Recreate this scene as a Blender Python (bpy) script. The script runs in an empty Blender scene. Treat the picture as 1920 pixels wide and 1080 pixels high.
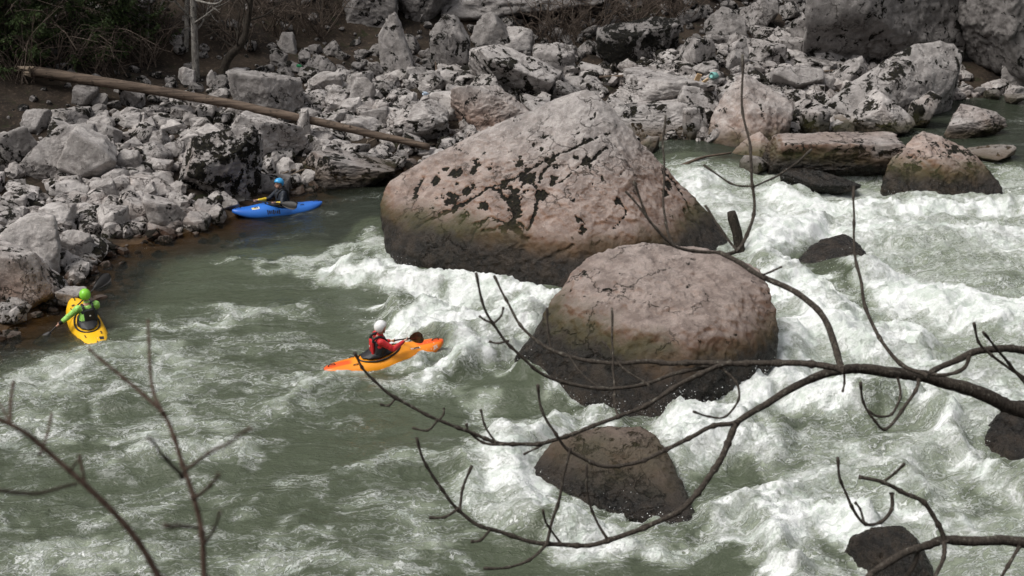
import bpy, bmesh, math, random
import numpy as np
from mathutils import Vector, Matrix
from mathutils.bvhtree import BVHTree

random.seed(7)
R = math.radians
scene = bpy.context.scene
C = scene.collection

# ------------------------------------------------------------------ camera
CAM_H = 11.0
PITCH = R(21.5)
FPX = 2500.0                      # focal length in photo pixels (1920 wide)
camd = bpy.data.cameras.new('camera')
camd.sensor_width = 36.0
camd.lens = FPX / 1920.0 * 36.0
camd.clip_start = 0.05
camd.clip_end = 600.0
camd.dof.use_dof = True
camd.dof.focus_distance = 27.0
camd.dof.aperture_fstop = 5.6
cam = bpy.data.objects.new('camera', camd)
C.objects.link(cam)
cam.location = (0, 0, CAM_H)
cam.rotation_euler = (math.pi / 2 - PITCH, 0, 0)
scene.camera = cam

# ------------------------------------------------------------------ world, sun, exposure
SUN_EL, SUN_AZ = R(58), math.atan2(-0.75, -0.35)      # bright overcast, light from behind-left
world = bpy.data.worlds.new('World')
scene.world = world
world.use_nodes = True
wn = world.node_tree
wn.nodes.clear()
sky = wn.nodes.new('ShaderNodeTexSky')
sky.sky_type = 'NISHITA'
sky.sun_disc = False
sky.sun_elevation = SUN_EL
sky.sun_rotation = SUN_AZ
sky.air_density = 1.0
sky.dust_density = 4.0
sky.ozone_density = 1.0
hs = wn.nodes.new('ShaderNodeHueSaturation')
hs.inputs['Saturation'].default_value = 0.22
wbg = wn.nodes.new('ShaderNodeBackground')
wbg.inputs['Strength'].default_value = 0.10
wout = wn.nodes.new('ShaderNodeOutputWorld')
wn.links.new(sky.outputs[0], hs.inputs['Color'])
wn.links.new(hs.outputs[0], wbg.inputs['Color'])
wn.links.new(wbg.outputs[0], wout.inputs['Surface'])

sund = bpy.data.lights.new('sun', 'SUN')
sund.energy = 1.45
sund.angle = R(24)
sund.color = (1.0, 0.96, 0.9)
sun = bpy.data.objects.new('sun', sund)
C.objects.link(sun)
sdir = Vector((math.sin(SUN_AZ) * math.cos(SUN_EL), math.cos(SUN_AZ) * math.cos(SUN_EL), math.sin(SUN_EL)))
sun.rotation_euler = (-sdir).to_track_quat('-Z', 'Y').to_euler()
sun.location = (0, 0, 40)

scene.view_settings.view_transform = 'Standard'
scene.view_settings.look = 'None'
scene.view_settings.gamma = 1.0
scene.view_settings.exposure = 0.64
scene.view_settings.use_curve_mapping = False
scene.cycles.use_denoising = True
scene.cycles.max_bounces = 6
scene.cycles.transparent_max_bounces = 12
scene.cycles.caustics_reflective = False
scene.cycles.caustics_refractive = False

# ------------------------------------------------------------------ pixel -> place
CP, SP = math.cos(PITCH), math.sin(PITCH)
def ray(px, py):
    a = (px - 960.0) / FPX
    b = (540.0 - py) / FPX
    return np.array([a, CP + b * SP, -SP + b * CP])
def at_y(px, py, Y):
    d = ray(px, py)
    t = Y / d[1]
    return np.array([d[0] * t, Y, CAM_H + d[2] * t])
def at_z(px, py, z=0.0):
    d = ray(px, py)
    t = (z - CAM_H) / d[2]
    return np.array([d[0] * t, d[1] * t, z])
def at_d(px, py, dist):
    d = ray(px, py)
    return np.array([0, 0, CAM_H]) + d * dist      # dist along the view axis
def zc(p):
    return p[1] * CP + (CAM_H - p[2]) * SP

# ------------------------------------------------------------------ numpy noise
_rng = np.random.RandomState(11)
_perm = np.tile(_rng.permutation(256), 3).astype(np.int32)
_g3 = _rng.normal(size=(256, 3))
_g3 /= np.linalg.norm(_g3, axis=1)[:, None]
def perlin(p):
    p = np.asarray(p, dtype=np.float64)
    i = np.floor(p).astype(np.int64)
    f = p - i
    u = f * f * f * (f * (f * 6 - 15) + 10)
    i &= 255
    out = 0
    for dx in (0, 1):
        wx = u[:, 0] if dx else 1 - u[:, 0]
        for dy in (0, 1):
            wy = u[:, 1] if dy else 1 - u[:, 1]
            for dz in (0, 1):
                wz = u[:, 2] if dz else 1 - u[:, 2]
                h = _perm[_perm[_perm[(i[:, 0] + dx) & 255] + ((i[:, 1] + dy) & 255)] + ((i[:, 2] + dz) & 255)]
                g = _g3[h]
                dot = g[:, 0] * (f[:, 0] - dx) + g[:, 1] * (f[:, 1] - dy) + g[:, 2] * (f[:, 2] - dz)
                out = out + wx * wy * wz * dot
    return out * 1.5
def fbm(p, octv=4, gain=0.5, lac=2.03, ridged=False):
    s = 0.0
    a = 1.0
    q = np.array(p, dtype=np.float64)
    for k in range(octv):
        n = perlin(q + 17.3 * k)
        if ridged:
            n = 0.5 - np.abs(n) * 1.6
        s = s + a * n
        a *= gain
        q = q * lac
    return s
def sstep(e0, e1, x):
    t = np.clip((x - e0) / (e1 - e0), 0, 1)
    return t * t * (3 - 2 * t)

# ------------------------------------------------------------------ object helpers
def tag(o, label=None, cat=None, group=None, kind=None):
    if label: o['label'] = label
    if cat: o['category'] = cat
    if group: o['group'] = group
    if kind: o['kind'] = kind
    return o
def link(name, me, mat=None, parent=None):
    o = bpy.data.objects.new(name, me)
    C.objects.link(o)
    if mat is not None and me is not None and len(me.materials) == 0:
        me.materials.append(mat)
    if parent is not None:
        o.parent = parent
    return o
def empty(name, loc, rz=0.0):
    o = bpy.data.objects.new(name, None)
    C.objects.link(o)
    o.empty_display_size = 0.2
    o.location = loc
    o.rotation_euler = (0, 0, rz)
    return o
def mesh_np(name, V, F, smooth=True):
    V = np.asarray(V, dtype=np.float32)
    F = np.asarray(F, dtype=np.int32)
    k = F.shape[1]
    me = bpy.data.meshes.new(name)
    me.vertices.add(len(V))
    me.vertices.foreach_set('co', V.ravel())
    me.loops.add(F.size)
    me.loops.foreach_set('vertex_index', F.ravel())
    me.polygons.add(len(F))
    me.polygons.foreach_set('loop_start', np.arange(0, F.size, k, dtype=np.int32))
    me.polygons.foreach_set('use_smooth', np.full(len(F), smooth, dtype=bool))
    me.update(calc_edges=True)
    me.validate()
    return me
def vattr(me, name, arr):
    arr = np.asarray(arr, dtype=np.float32)
    if arr.ndim == 1:
        a = me.attributes.new(name, 'FLOAT', 'POINT')
        a.data.foreach_set('value', arr)
    else:
        a = me.attributes.new(name, 'FLOAT_VECTOR', 'POINT')
        a.data.foreach_set('vector', arr.ravel())
_ico = {}
def ico(sub):
    if sub not in _ico:
        bm = bmesh.new()
        bmesh.ops.create_icosphere(bm, subdivisions=sub, radius=1.0)
        V = np.array([v.co[:] for v in bm.verts])
        F = np.array([[v.index for v in f.verts] for f in bm.faces])
        bm.free()
        _ico[sub] = (V / np.linalg.norm(V, axis=1)[:, None], F)
    return _ico[sub]
def catmull(pts, n=6):
    P = [np.array(p, float) for p in pts]
    if len(P) == 2:
        return [P[0] + (P[1] - P[0]) * i / n for i in range(n + 1)]
    P = [2 * P[0] - P[1]] + P + [2 * P[-1] - P[-2]]
    out = []
    for i in range(1, len(P) - 2):
        for k in range(n):
            t = k / n
            out.append(0.5 * ((2 * P[i]) + (P[i + 1] - P[i - 1]) * t + (2 * P[i - 1] - 5 * P[i] + 4 * P[i + 1] - P[i + 2]) * t * t
                              + (3 * P[i] - P[i - 1] - 3 * P[i + 1] + P[i + 2]) * t ** 3))
    out.append(P[-2])
    return out
class Tubes:
    """collects tapered tubes into one mesh"""
    def __init__(s):
        s.V, s.F, s.n = [], [], 0
    def add(s, pts, rad, sides=6, cap=True):
        pts = np.asarray(pts, float)
        n = len(pts)
        rad = np.broadcast_to(np.asarray(rad, float), (n,))
        T = np.gradient(pts, axis=0)
        T /= np.linalg.norm(T, axis=1)[:, None] + 1e-9
        up = np.array([0.13, 0.31, 0.94])
        if abs(T[0] @ up) > 0.9:
            up = np.array([0.9, 0.1, 0.2])
        A = np.cross(T, up)
        A /= np.linalg.norm(A, axis=1)[:, None] + 1e-9
        B = np.cross(T, A)
        th = np.arange(sides) * 2 * np.pi / sides
        ring = pts[:, None, :] + rad[:, None, None] * (np.cos(th)[None, :, None] * A[:, None, :] + np.sin(th)[None, :, None] * B[:, None, :])
        base = s.n
        s.V.append(ring.reshape(-1, 3))
        s.n += n * sides
        i = np.arange(n - 1)[:, None] * sides
        j = np.arange(sides)[None, :]
        j2 = (j + 1) % sides
        q = np.stack([i + j, i + j2, i + sides + j2, i + sides + j], -1).reshape(-1, 4) + base
        s.F.append(q)
        if cap:
            for e, end in ((0, pts[0]), (n - 1, pts[-1])):
                s.V.append(end[None, :])
                c = s.n
                s.n += 1
                rr = base + e * sides + np.arange(sides)
                r2 = base + e * sides + (np.arange(sides) + 1) % sides
                s.F.append(np.stack([rr, r2, np.full(sides, c), np.full(sides, c)], -1))
    def build(s, name, smooth=True):
        V = np.concatenate(s.V)
        F = np.concatenate(s.F)
        tri = F[:, 2] == F[:, 3]
        me = bpy.data.meshes.new(name)
        faces = [tuple(f) for f in F[~tri].tolist()] + [tuple(f[:3]) for f in F[tri].tolist()]
        me.from_pydata(V.tolist(), [], faces)
        me.polygons.foreach_set('use_smooth', np.full(len(me.polygons), smooth, dtype=bool))
        me.update()
        return me

# ------------------------------------------------------------------ node helpers
class NT:
    def __init__(s, name):
        s.m = bpy.data.materials.new(name)
        s.m.use_nodes = True
        s.t = s.m.node_tree
        s.t.nodes.clear()
        s.out = s.t.nodes.new('ShaderNodeOutputMaterial')
    def n(s, typ, props=None, **ins):
        nd = s.t.nodes.new(typ)
        for k, v in (props or {}).items():
            setattr(nd, k, v)
        for k, v in ins.items():
            s.set(nd, k.replace('_', ' '), v)
        return nd
    def set(s, nd, key, v):
        sock = nd.inputs[int(key[1:])] if key[0] == '#' else nd.inputs[key]
        if isinstance(v, bpy.types.NodeSocket):
            s.t.links.new(v, sock)
        else:
            sock.default_value = v
    def math(s, op, a, b=None, c=None, clamp=False):
        nd = s.t.nodes.new('ShaderNodeMath')
        nd.operation = op
        nd.use_clamp = clamp
        for i, v in enumerate((a, b, c)):
            if v is None: continue
            if isinstance(v, bpy.types.NodeSocket): s.t.links.new(v, nd.inputs[i])
            else: nd.inputs[i].default_value = v
        return nd.outputs[0]
    def ramp(s, x, e0, e1, o0=0.0, o1=1.0, smooth=True):
        nd = s.t.nodes.new('ShaderNodeMapRange')
        nd.interpolation_type = 'SMOOTHSTEP' if smooth else 'LINEAR'
        nd.clamp = True
        s.t.links.new(x, nd.inputs[0])
        for i, v in zip((1, 2, 3, 4), (e0, e1, o0, o1)):
            if isinstance(v, bpy.types.NodeSocket): s.t.links.new(v, nd.inputs[i])
            else: nd.inputs[i].default_value = v
        return nd.outputs[0]
    def mix(s, f, a, b, mode='MIX'):
        nd = s.t.nodes.new('ShaderNodeMix')
        nd.data_type = 'RGBA'
        nd.blend_type = mode
        nd.clamp_factor = True
        for i, v in ((0, f), (6, a), (7, b)):
            if isinstance(v, bpy.types.NodeSocket): s.t.links.new(v, nd.inputs[i])
            else: nd.inputs[i].default_value = v if i == 0 else (tuple(v) + (1,) if len(v) == 3 else v)
        return nd.outputs[2]
    def noise(s, vec, scale, detail=4, rough=0.55, dist=0.0, color=False):
        nd = s.t.nodes.new('ShaderNodeTexNoise')
        nd.inputs['Scale'].default_value = scale
        nd.inputs['Detail'].default_value = detail
        nd.inputs['Roughness'].default_value = rough
        nd.inputs['Distortion'].default_value = dist
        if vec is not None: s.t.links.new(vec, nd.inputs['Vector'])
        return nd.outputs[1 if color else 0]
    def vmath(s, op, a, b):
        nd = s.t.nodes.new('ShaderNodeVectorMath')
        nd.operation = op
        for i, v in ((0, a), (1, b)):
            if isinstance(v, bpy.types.NodeSocket): s.t.links.new(v, nd.inputs[i])
            else: nd.inputs[i].default_value = v
        return nd.outputs[0]
    def finish(s, color, rough=0.7, bump=None, bstr=0.3, bdist=0.02, spec=0.4, metallic=0.0, normal=None):
        p = s.t.nodes.new('ShaderNodeBsdfPrincipled')
        def put(k, v):
            if isinstance(v, bpy.types.NodeSocket): s.t.links.new(v, p.inputs[k])
            else: p.inputs[k].default_value = (tuple(v) + (1,)) if k == 'Base Color' and len(v) == 3 else v
        put('Base Color', color)
        put('Roughness', rough)
        put('Specular IOR Level', spec)
        put('Metallic', metallic)
        if bump is not None:
            b = s.t.nodes.new('ShaderNodeBump')
            b.inputs['Strength'].default_value = bstr
            b.inputs['Distance'].default_value = bdist
            s.t.links.new(bump, b.inputs['Height'])
            s.t.links.new(b.outputs[0], p.inputs['Normal'])
        s.t.links.new(p.outputs[0], s.out.inputs['Surface'])
        s.p = p
        return s.m
# ------------------------------------------------------------------ terrain: far bank, river bed, near bank
SHORE_PX = [(-900, 800), (-300, 690), (0, 622), (70, 590), (130, 550), (170, 500), (235, 458), (340, 440), (440, 405), (500, 372),
            (590, 345), (735, 318), (850, 305), (1000, 292), (1120, 286), (1230, 282), (1340, 272), (1480, 250), (1600, 250), (1720, 240), (1775, 196), (1870, 186), (1960, 184), (2400, 180)]
SHORE = np.array([at_z(px, py, 0.0 if px < 1300 else 0.35)[:2] for px, py in SHORE_PX])
SHORE[0] = (-60, 8)
SHORE = np.vstack([SHORE, [[80, 56]]])
def shore_dist(x, y):
    x = np.asarray(x, float); y = np.asarray(y, float)
    best = np.full(x.shape, 1e9)
    for a, b in zip(SHORE[:-1], SHORE[1:]):
        d = b - a
        t = np.clip(((x - a[0]) * d[0] + (y - a[1]) * d[1]) / (d @ d), 0, 1)
        dx = x - a[0] - t * d[0]; dy = y - a[1] - t * d[1]
        best = np.minimum(best, np.hypot(dx, dy))
    side = y - np.interp(x, SHORE[:, 0], SHORE[:, 1])
    return np.where(side > 0, best, -best)
def level(x, y):
    """still-water level: the channel behind the boulders stands higher and spills at the weir"""
    x = np.asarray(x, float); y = np.asarray(y, float)
    return 0.42 * sstep(35.2, 37.0, y - 0.05 * (x - 8)) * sstep(3.0, 5.5, x)
def ground(x, y):
    x = np.asarray(x, float); y = np.asarray(y, float)
    d = shore_dist(x, y)
    p = np.stack([x * 0.35, y * 0.35, np.zeros_like(x)], -1).reshape(-1, 3)
    n = fbm(p, 3).reshape(x.shape)
    up = 0.04 + 0.21 * np.minimum(d, 9) + 0.62 * np.clip(d - 9, 0, 60) + 0.25 * n * sstep(0.5, 4, d)
    bed = np.maximum(-1.6, 0.26 * d - 0.02) + 0.1 * n * sstep(0, 1, -d)
    z = np.where(d > 0, up + level(x, y) * 0.8, bed)
    near = 9.4 - 1.02 * np.maximum(y + 0.06 * np.abs(x), -3) + 0.75 * np.clip(-5 - y, 0, 50)         # the camera's bank; the unseen rise behind it is added to block low sky
    return np.maximum(z, np.where(y < 16, np.maximum(near, -1.6), -1.6))
def hit(px, py, water=True):
    d = ray(px, py)
    t = np.linspace(14, 95, 3000)
    x, y, z = d[0] * t, d[1] * t, CAM_H + d[2] * t
    g = ground(x, y)
    if water: g = np.maximum(g, level(x, y))
    k = np.argmax(z < g)
    return np.array([x[k], y[k], g[k]])

def nonuni(segs):
    out = [segs[0][0]]
    for a, b, st in segs:
        n = max(1, int(round((b - a) / st)))
        out += list(a + (b - a) * (np.arange(n) + 1) / n)
    return np.array(out)
def grid_mesh(name, xs, ys, zf):
    X, Y = np.meshgrid(xs, ys)
    Z = zf(X, Y)
    nx, ny = len(xs), len(ys)
    i = np.arange(ny - 1)[:, None] * nx + np.arange(nx - 1)[None, :]
    F = np.stack([i, i + 1, i + nx + 1, i + nx], -1).reshape(-1, 4)
    return np.stack([X, Y, Z], -1).reshape(-1, 3), F

def ground_z(X, Y):
    z = ground(X, Y)
    p = np.stack([X * 1.7, Y * 1.7, X * 0], -1).reshape(-1, 3)
    return z + 0.07 * fbm(p, 4).reshape(X.shape)
gx = nonuni([(-160, -30, 5), (-30, -17, 0.5), (-17, 24, 0.13), (24, 40, 0.6), (40, 160, 6)])
gy = nonuni([(-90, -20, 3), (-20, 12, 0.8), (12, 24, 0.5), (24, 56, 0.13), (56, 70, 0.5), (70, 170, 5)])
Vg, Fg = grid_mesh('ground', gx, gy, ground_z)

m = NT('soil')
tc = m.n('ShaderNodeTexCoord')
P = tc.outputs['Object']
n1 = m.noise(P, 0.7, 8, 0.6)
n2 = m.noise(P, 9.0, 6, 0.7)
n3 = m.noise(P, 2.2, 6, 0.65, 0.5)
col = m.mix(m.ramp(n1, 0.35, 0.65), (0.012, 0.009, 0.007), (0.038, 0.028, 0.020))
col = m.mix(m.ramp(n2, 0.5, 0.72), col, (0.085, 0.062, 0.045))
col = m.mix(m.ramp(n3, 0.56, 0.68), col, (0.02, 0.022, 0.01))
sep = m.n('ShaderNodeSeparateXYZ', Vector=m.n('ShaderNodeNewGeometry').outputs['Position'])
under = m.ramp(sep.outputs[2], 0.16, -0.05)
col = m.mix(under, col, m.mix(n2, (0.06, 0.036, 0.018), (0.16, 0.1, 0.055)))
soil_mat = m.finish(col, 0.9, n2, 0.9, 0.06, spec=0.2)
tag(link('ground', mesh_np('ground', Vg, Fg), soil_mat), kind='structure')

# ------------------------------------------------------------------ river
def stroke(pts, w, s):                                    # photo pixels -> blobs on the water plane
    out = []
    Q = catmull(pts, 5)
    for a in Q:
        c = at_z(a[0], a[1], 0.1)
        k = zc(c) / FPX
        out.append((c[0], c[1], w * k * 1.2, w * k * 2.2, s))
    return out
FOAM = [  # (polyline of pixels, half-width in pixels, foam density)
    ([(430, 482), (500, 497), (560, 492)], 14, .62), ([(560, 488), (620, 478), (680, 450), (700, 420)], 18, .55),
    ([(650, 505), (720, 520), (830, 538), (930, 556)], 26, 1.0), ([(930, 556), (1000, 575), (1040, 585)], 30, .95),
    ([(745, 480), (730, 470), (690, 440)], 20, .6),
    ([(752, 580), (770, 620), (820, 628), (880, 625)], 26, 1.05), ([(800, 595), (900, 612), (1000, 610)], 34, .95),
    ([(930, 640), (985, 640)], 20, .7),
    ([(865, 690), (905, 672), (950, 650)], 22, .95), ([(975, 705), (1000, 715), (1040, 745), (1100, 775), (1160, 795)], 13, .95),
    # big rapid on the right
    ([(1290, 345), (1340, 370), (1400, 400), (1440, 440)], 45, .62), ([(1480, 375), (1520, 395), (1500, 430), (1440, 470)], 38, 1.0),
    ([(1560, 392), (1650, 396), (1760, 394), (1920, 392), (2100, 394)], 16, .95),
    ([(1600, 430), (1720, 430), (1860, 440), (2100, 440)], 50, .72), ([(1450, 510), (1520, 560), (1600, 640), (1700, 640)], 55, .85),
    ([(1640, 540), (1740, 560), (1840, 600), (2100, 620)], 55, .9), ([(1470, 640), (1480, 720), (1560, 740), (1680, 740)], 45, .92),
    ([(1720, 690), (1840, 740), (1960, 760)], 48, .72), ([(1420, 740), (1350, 780), (1280, 800)], 34, 1.0),
    ([(1400, 830), (1300, 840), (1260, 850)], 45, .88), ([(1470, 800), (1450, 850), (1400, 870)], 26, .8),
    ([(1760, 770), (1800, 840), (1860, 890), (1920, 920)], 28, .85), ([(1640, 840), (1720, 850), (1780, 830)], 26, .62),
    ([(1700, 900), (1740, 950), (1800, 980)], 35, .68), ([(1350, 960), (1440, 930), (1540, 900)], 30, .6),
    ([(1440, 990), (1500, 970), (1570, 960), (1620, 985)], 26, .98), ([(1450, 1000), (1460, 1050), (1490, 1075)], 22, .9),
    ([(1330, 970), (1400, 960), (1450, 975)], 26, .75), ([(1100, 1020), (1160, 1030), (1200, 1035), (1300, 1015), (1420, 1010)], 20, .7),
    # left of the small boulder
    ([(870, 735), (930, 770), (990, 800)], 22, .62), ([(860, 850), (880, 880), (920, 950), (1000, 990)], 24, .75),
    ([(940, 830), (960, 900), (1000, 960), (1080, 990)], 36, .92), ([(980, 840), (1010, 820), (1050, 790)], 24, .85),
    ([(1080, 935), (1160, 965), (1240, 985)], 12, .8), ([(1040, 1000), (1120, 1010), (1180, 1020)], 22, .85),
    # lower left, streaks and boils
    ([(0, 715), (100, 690), (200, 660), (330, 655)], 18, .58), ([(-200, 740), (0, 725), (140, 715)], 26, .45),
    ([(180, 640), (330, 600), (450, 580), (600, 566)], 16, .46), ([(370, 600), (440, 580), (480, 575)], 12, .62),
    ([(100, 770), (190, 752), (240, 735)], 9, .68), ([(240, 690), (300, 700), (350, 720)], 22, .5),
    ([(320, 745), (370, 760), (380, 800)], 14, .5), ([(0, 790), (60, 800), (150, 810), (160, 830)], 24, .52),
    ([(275, 815), (290, 855), (330, 870)], 12, .78), ([(330, 825), (380, 830), (460, 830)], 20, .62),
    ([(470, 830), (450, 870), (420, 890)], 4, .7), ([(540, 760), (560, 735), (600, 710), (640, 700)], 13, .72),
    ([(560, 700), (640, 708), (760, 715), (830, 700)], 9, .55), ([(770, 690), (800, 670), (825, 655)], 12, .75),
    ([(480, 770), (540, 750)], 14, .5), ([(435, 710), (442, 712)], 8, .75),
    ([(0, 960), (200, 965), (330, 945)], 10, .58), ([(400, 950), (520, 920), (640, 905)], 18, .46),
    ([(640, 870), (740, 850), (860, 850)], 20, .45), ([(560, 960), (560, 1000), (480, 1030)], 14, .5),
    ([(0, 1050), (80, 1010), (220, 1020), (360, 1060)], 30, .5), ([(500, 1050), (640, 1040), (780, 1045)], 18, .48),
    ([(800, 1020), (860, 1040), (900, 1070)], 14, .55), ([(700, 930), (780, 990), (840, 1010)], 26, .38),
    ([(830, 705), (850, 740), (900, 770), (930, 800)], 18, .7),
]
CALM = [  # smooth green or dark tongues
    ([(430, 440), (560, 420), (660, 380)], 55, .5), ([(230, 540), (400, 520), (560, 530)], 45, .35), ([(660, 580), (640, 610)], 55, .25),
    ([(560, 850), (620, 880), (520, 880)], 60, .42), ([(720, 760), (800, 770), (850, 770)], 42, .5), ([(700, 820), (800, 810)], 18, .3),
    ([(860, 725), (980, 735), (1060, 760)], 16, 1.0), ([(870, 590), (800, 575)], 8, .5), ([(800, 508), (880, 515), (1000, 548)], 10, .7),
    ([(1500, 790), (1600, 800), (1680, 790)], 34, .42), ([(1300, 900), (1400, 880), (1520, 880)], 22, .4),
    ([(1545, 495), (1590, 530), (1620, 560)], 30, .95), ([(1400, 520), (1480, 520)], 16, .4), ([(1850, 870), (1920, 880)], 40, .3),
    ([(880, 1060), (1000, 1060), (1300, 1070), (1400, 1050)], 28, .6), ([(1780, 1010), (1850, 930)], 30, .3),
    ([(100, 880), (250, 890), (300, 870)], 22, .25), ([(0, 1000), (150, 985), (350, 985)], 14, .3), ([(1100, 905), (1140, 940)], 10, .6),
    ([(50, 740), (200, 735)], 10, .3), ([(0, 640), (150, 600)], 40, .4), ([(1580, 990), (1550, 1050)], 14, .5),
]
BOULDER_C = [(1.1, 31.2, 3.7), (2.35, 23.7, 2.2), (1.75, 19.2, 1.15), (6.9, 27.2, 0.5)]
def flow_uv(x, y):
    al = R(190)
    z = (x + 1j * y) * np.exp(-1j * al)
    w = z.copy()
    for cx, cy, a in BOULDER_C:
        z0 = (cx + 1j * cy) * np.exp(-1j * al)
        dz = z - z0
        r = np.abs(dz)
        dz = np.where(r < a, dz / np.maximum(r, 1e-6) * a, dz)
        w = w + a * a / dz * 0.8
    return w.real, w.imag
wx = nonuni([(-70, -24, 3), (-24, -12.5, 0.3), (-12.5, 13.5, 0.045), (13.5, 21, 0.12), (21, 34, 0.5), (34, 90, 3)])
wy = nonuni([(-4, 14, 0.8), (14, 16.2, 0.15), (16.2, 31, 0.05), (31, 39, 0.07), (39, 49, 0.14), (49, 60, 1)])
def foam_field(X, Y):
    base = 0.23 + 0 * X
    base = base + 0.37 * sstep(2.5, 5.0, X - 0.06 * (Y - 25)) * sstep(37.5, 35.5, Y)
    base = base - 0.23 * sstep(26.5, 30.5, Y + 0.35 * X) * sstep(1.0, -2.0, X)
    base = base - 0.7 * sstep(36.2, 37.5, Y)
    base = base - 0.3 * sstep(-3.0, -0.5, shore_dist(X, Y))
    num = np.zeros_like(X); den = np.zeros_like(X)
    def spread(lst, sign):
        out = np.zeros_like(X)
        for pts, w, s in lst:
            loc = np.zeros_like(X)
            for cx, cy, rx, ry, ss in stroke(pts, w, s):
                ix = np.where(np.abs(wx - cx) < 3 * rx)[0]
                iy = np.where(np.abs(wy - cy) < 3 * ry)[0]
                if len(ix) == 0 or len(iy) == 0: continue
                sl = (slice(iy[0], iy[-1] + 1), slice(ix[0], ix[-1] + 1))
                g = np.exp(-((X[sl] - cx) / rx) ** 2 - ((Y[sl] - cy) / ry) ** 2)
                loc[sl] = np.maximum(loc[sl], g)
            if sign > 0: out = np.maximum(out, s * (1.12 if s < .7 else 1.0) * np.minimum(loc * 1.25, 1))
            else: out = out + 0.8 * s * np.minimum(loc * 1.2, 1)
        return out
    hi = spread(FOAM, 1)
    lo = spread(CALM, -1)
    base = np.clip(base, 0.0, 1)
    f = np.maximum(base, hi) + 0.25 * np.minimum(base, hi)
    global NOLO
    NOLO = f
    return np.clip(f - lo * (1 - 0.75 * sstep(.5, .9, hi)), 0, 1.15)
X, Y = np.meshgrid(wx, wy)
# wander the strokes so that no edge is a clean ellipse
pw = np.stack([X * 0.9, Y * 0.9, X * 0], -1).reshape(-1, 3)
WXo = fbm(pw + 5.5, 4, .6).reshape(X.shape) * 0.75
WYo = fbm(pw + 91.0, 4, .6).reshape(X.shape) * 0.75
_F = foam_field(X, Y)
ixf = np.interp(X + WXo, wx, np.arange(len(wx)))
iyf = np.interp(Y + WYo, wy, np.arange(len(wy)))
foam = _F[np.clip(np.round(iyf).astype(int), 0, len(wy) - 1), np.clip(np.round(ixf).astype(int), 0, len(wx) - 1)]
def blur(a, n):
    for _ in range(n):
        a = (a + np.roll(a, 1, 0) + np.roll(a, -1, 0)) / 3
        a = (a + np.roll(a, 1, 1) + np.roll(a, -1, 1)) / 3
    return a
foam = blur(foam, 2)
soft = blur(_F, 14)
U, Vv = flow_uv(X, Y)
sd = shore_dist(X, Y)
pf = np.stack([U * 0.42, Vv * 0.85, X * 0], -1).reshape(-1, 3)
pz = np.stack([X, Y, X * 0], -1).reshape(-1, 3)
turb = np.clip(0.2 + 1.0 * soft, 0.05, 1.0) * sstep(0.3, -1.5, sd) * (1 - 0.8 * sstep(36.5, 38.5, Y))
big = fbm(pf * 0.85, 3, 0.5).reshape(X.shape)
mid = fbm(np.stack([U * 1.4, Vv * 2.3, X * 0], -1).reshape(-1, 3) + 7, 3, 0.55, ridged=True).reshape(X.shape)
lump = fbm(np.stack([U * 2.0, Vv * 3.6, X * 0], -1).reshape(-1, 3) + 3, 4, 0.62, ridged=True).reshape(X.shape)
H = level(X, Y) + turb * (0.30 * big + 0.10 * mid) + 0.085 * sstep(.35, 1.0, foam) * (lump + 0.2) + (0.10 * (soft - 0.3) + 0.24 * blur(sstep(.72, 1.0, _F), 6)) * sstep(0.0, -1.0, sd)
H = H + 0.012 * fbm(pz * 2.4 + 40, 3).reshape(X.shape)
# water sheets sliding over drowned rocks, and the humps in front of them
for cx, cy, rx, ry, hh in [(*at_z(970, 735)[:2], 0.95, 0.5, 0.20), (*at_z(1592, 525)[:2], 0.62, 1.1, 0.46), (*at_z(1620, 770)[:2], 0.9, 0.35, 0.22), (*at_z(1810, 785)[:2], 0.8, 0.35, 0.15)]:
    H = H + hh * np.exp(-((X - cx) / rx) ** 2 - ((Y - cy) / ry) ** 2)
def water_z(x, y):
    i = np.clip(np.searchsorted(wx, x), 1, len(wx) - 1)
    j = np.clip(np.searchsorted(wy, y), 1, len(wy) - 1)
    return float(H[j, i])
keep = ground(X, Y) < H + 0.5
nx, ny = len(wx), len(wy)
idx = np.arange(ny - 1)[:, None] * nx + np.arange(nx - 1)[None, :]
kf = (keep[:-1, :-1] | keep[1:, 1:]).ravel()
Fw = np.stack([idx, idx + 1, idx + nx + 1, idx + nx], -1).reshape(-1, 4)[kf]
used = np.zeros(nx * ny, bool); used[Fw.ravel()] = True
remap = np.cumsum(used) - 1
Vw = np.stack([X, Y, H], -1).reshape(-1, 3)[used]
me = mesh_np('river', Vw, remap[Fw])
vattr(me, 'foam', foam.ravel()[used])
vattr(me, 'flow', np.stack([U, Vv, blur(NOLO, 10)], -1).reshape(-1, 3)[used])
vattr(me, 'clear', (sstep(-2.6, -0.2, sd) * (1 - sstep(0.15, 0.5, foam)) * sstep(2.0, -1.0, X)).ravel()[used])

m = NT('river_water')
fo = m.n('ShaderNodeAttribute', {'attribute_name': 'foam'}).outputs['Fac']
fl = m.n('ShaderNodeAttribute', {'attribute_name': 'flow'}).outputs['Vector']
cl = m.n('ShaderNodeAttribute', {'attribute_name': 'clear'}).outputs['Fac']
pos = m.n('ShaderNodeNewGeometry').outputs['Position']
st = m.vmath('MULTIPLY', fl, (0.34, 1.0, 0.0))
st2 = m.vmath('MULTIPLY', fl, (0.13, 1.0, 0.0))
warp = m.vmath('SCALE', m.vmath('SUBTRACT', m.noise(pos, 1.3, 4, 0.6, color=True), (0.5, 0.5, 0.5)), (0, 0, 0))
warp.node.inputs['Scale'].default_value = 1.1
stw = m.vmath('ADD', st, warp)
st2w = m.vmath('ADD', st2, m.vmath('MULTIPLY', warp, (0.5, 0.5, 0.5)))
patch = m.noise(stw, 1.3, 8, 0.66, 0.35)
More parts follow.
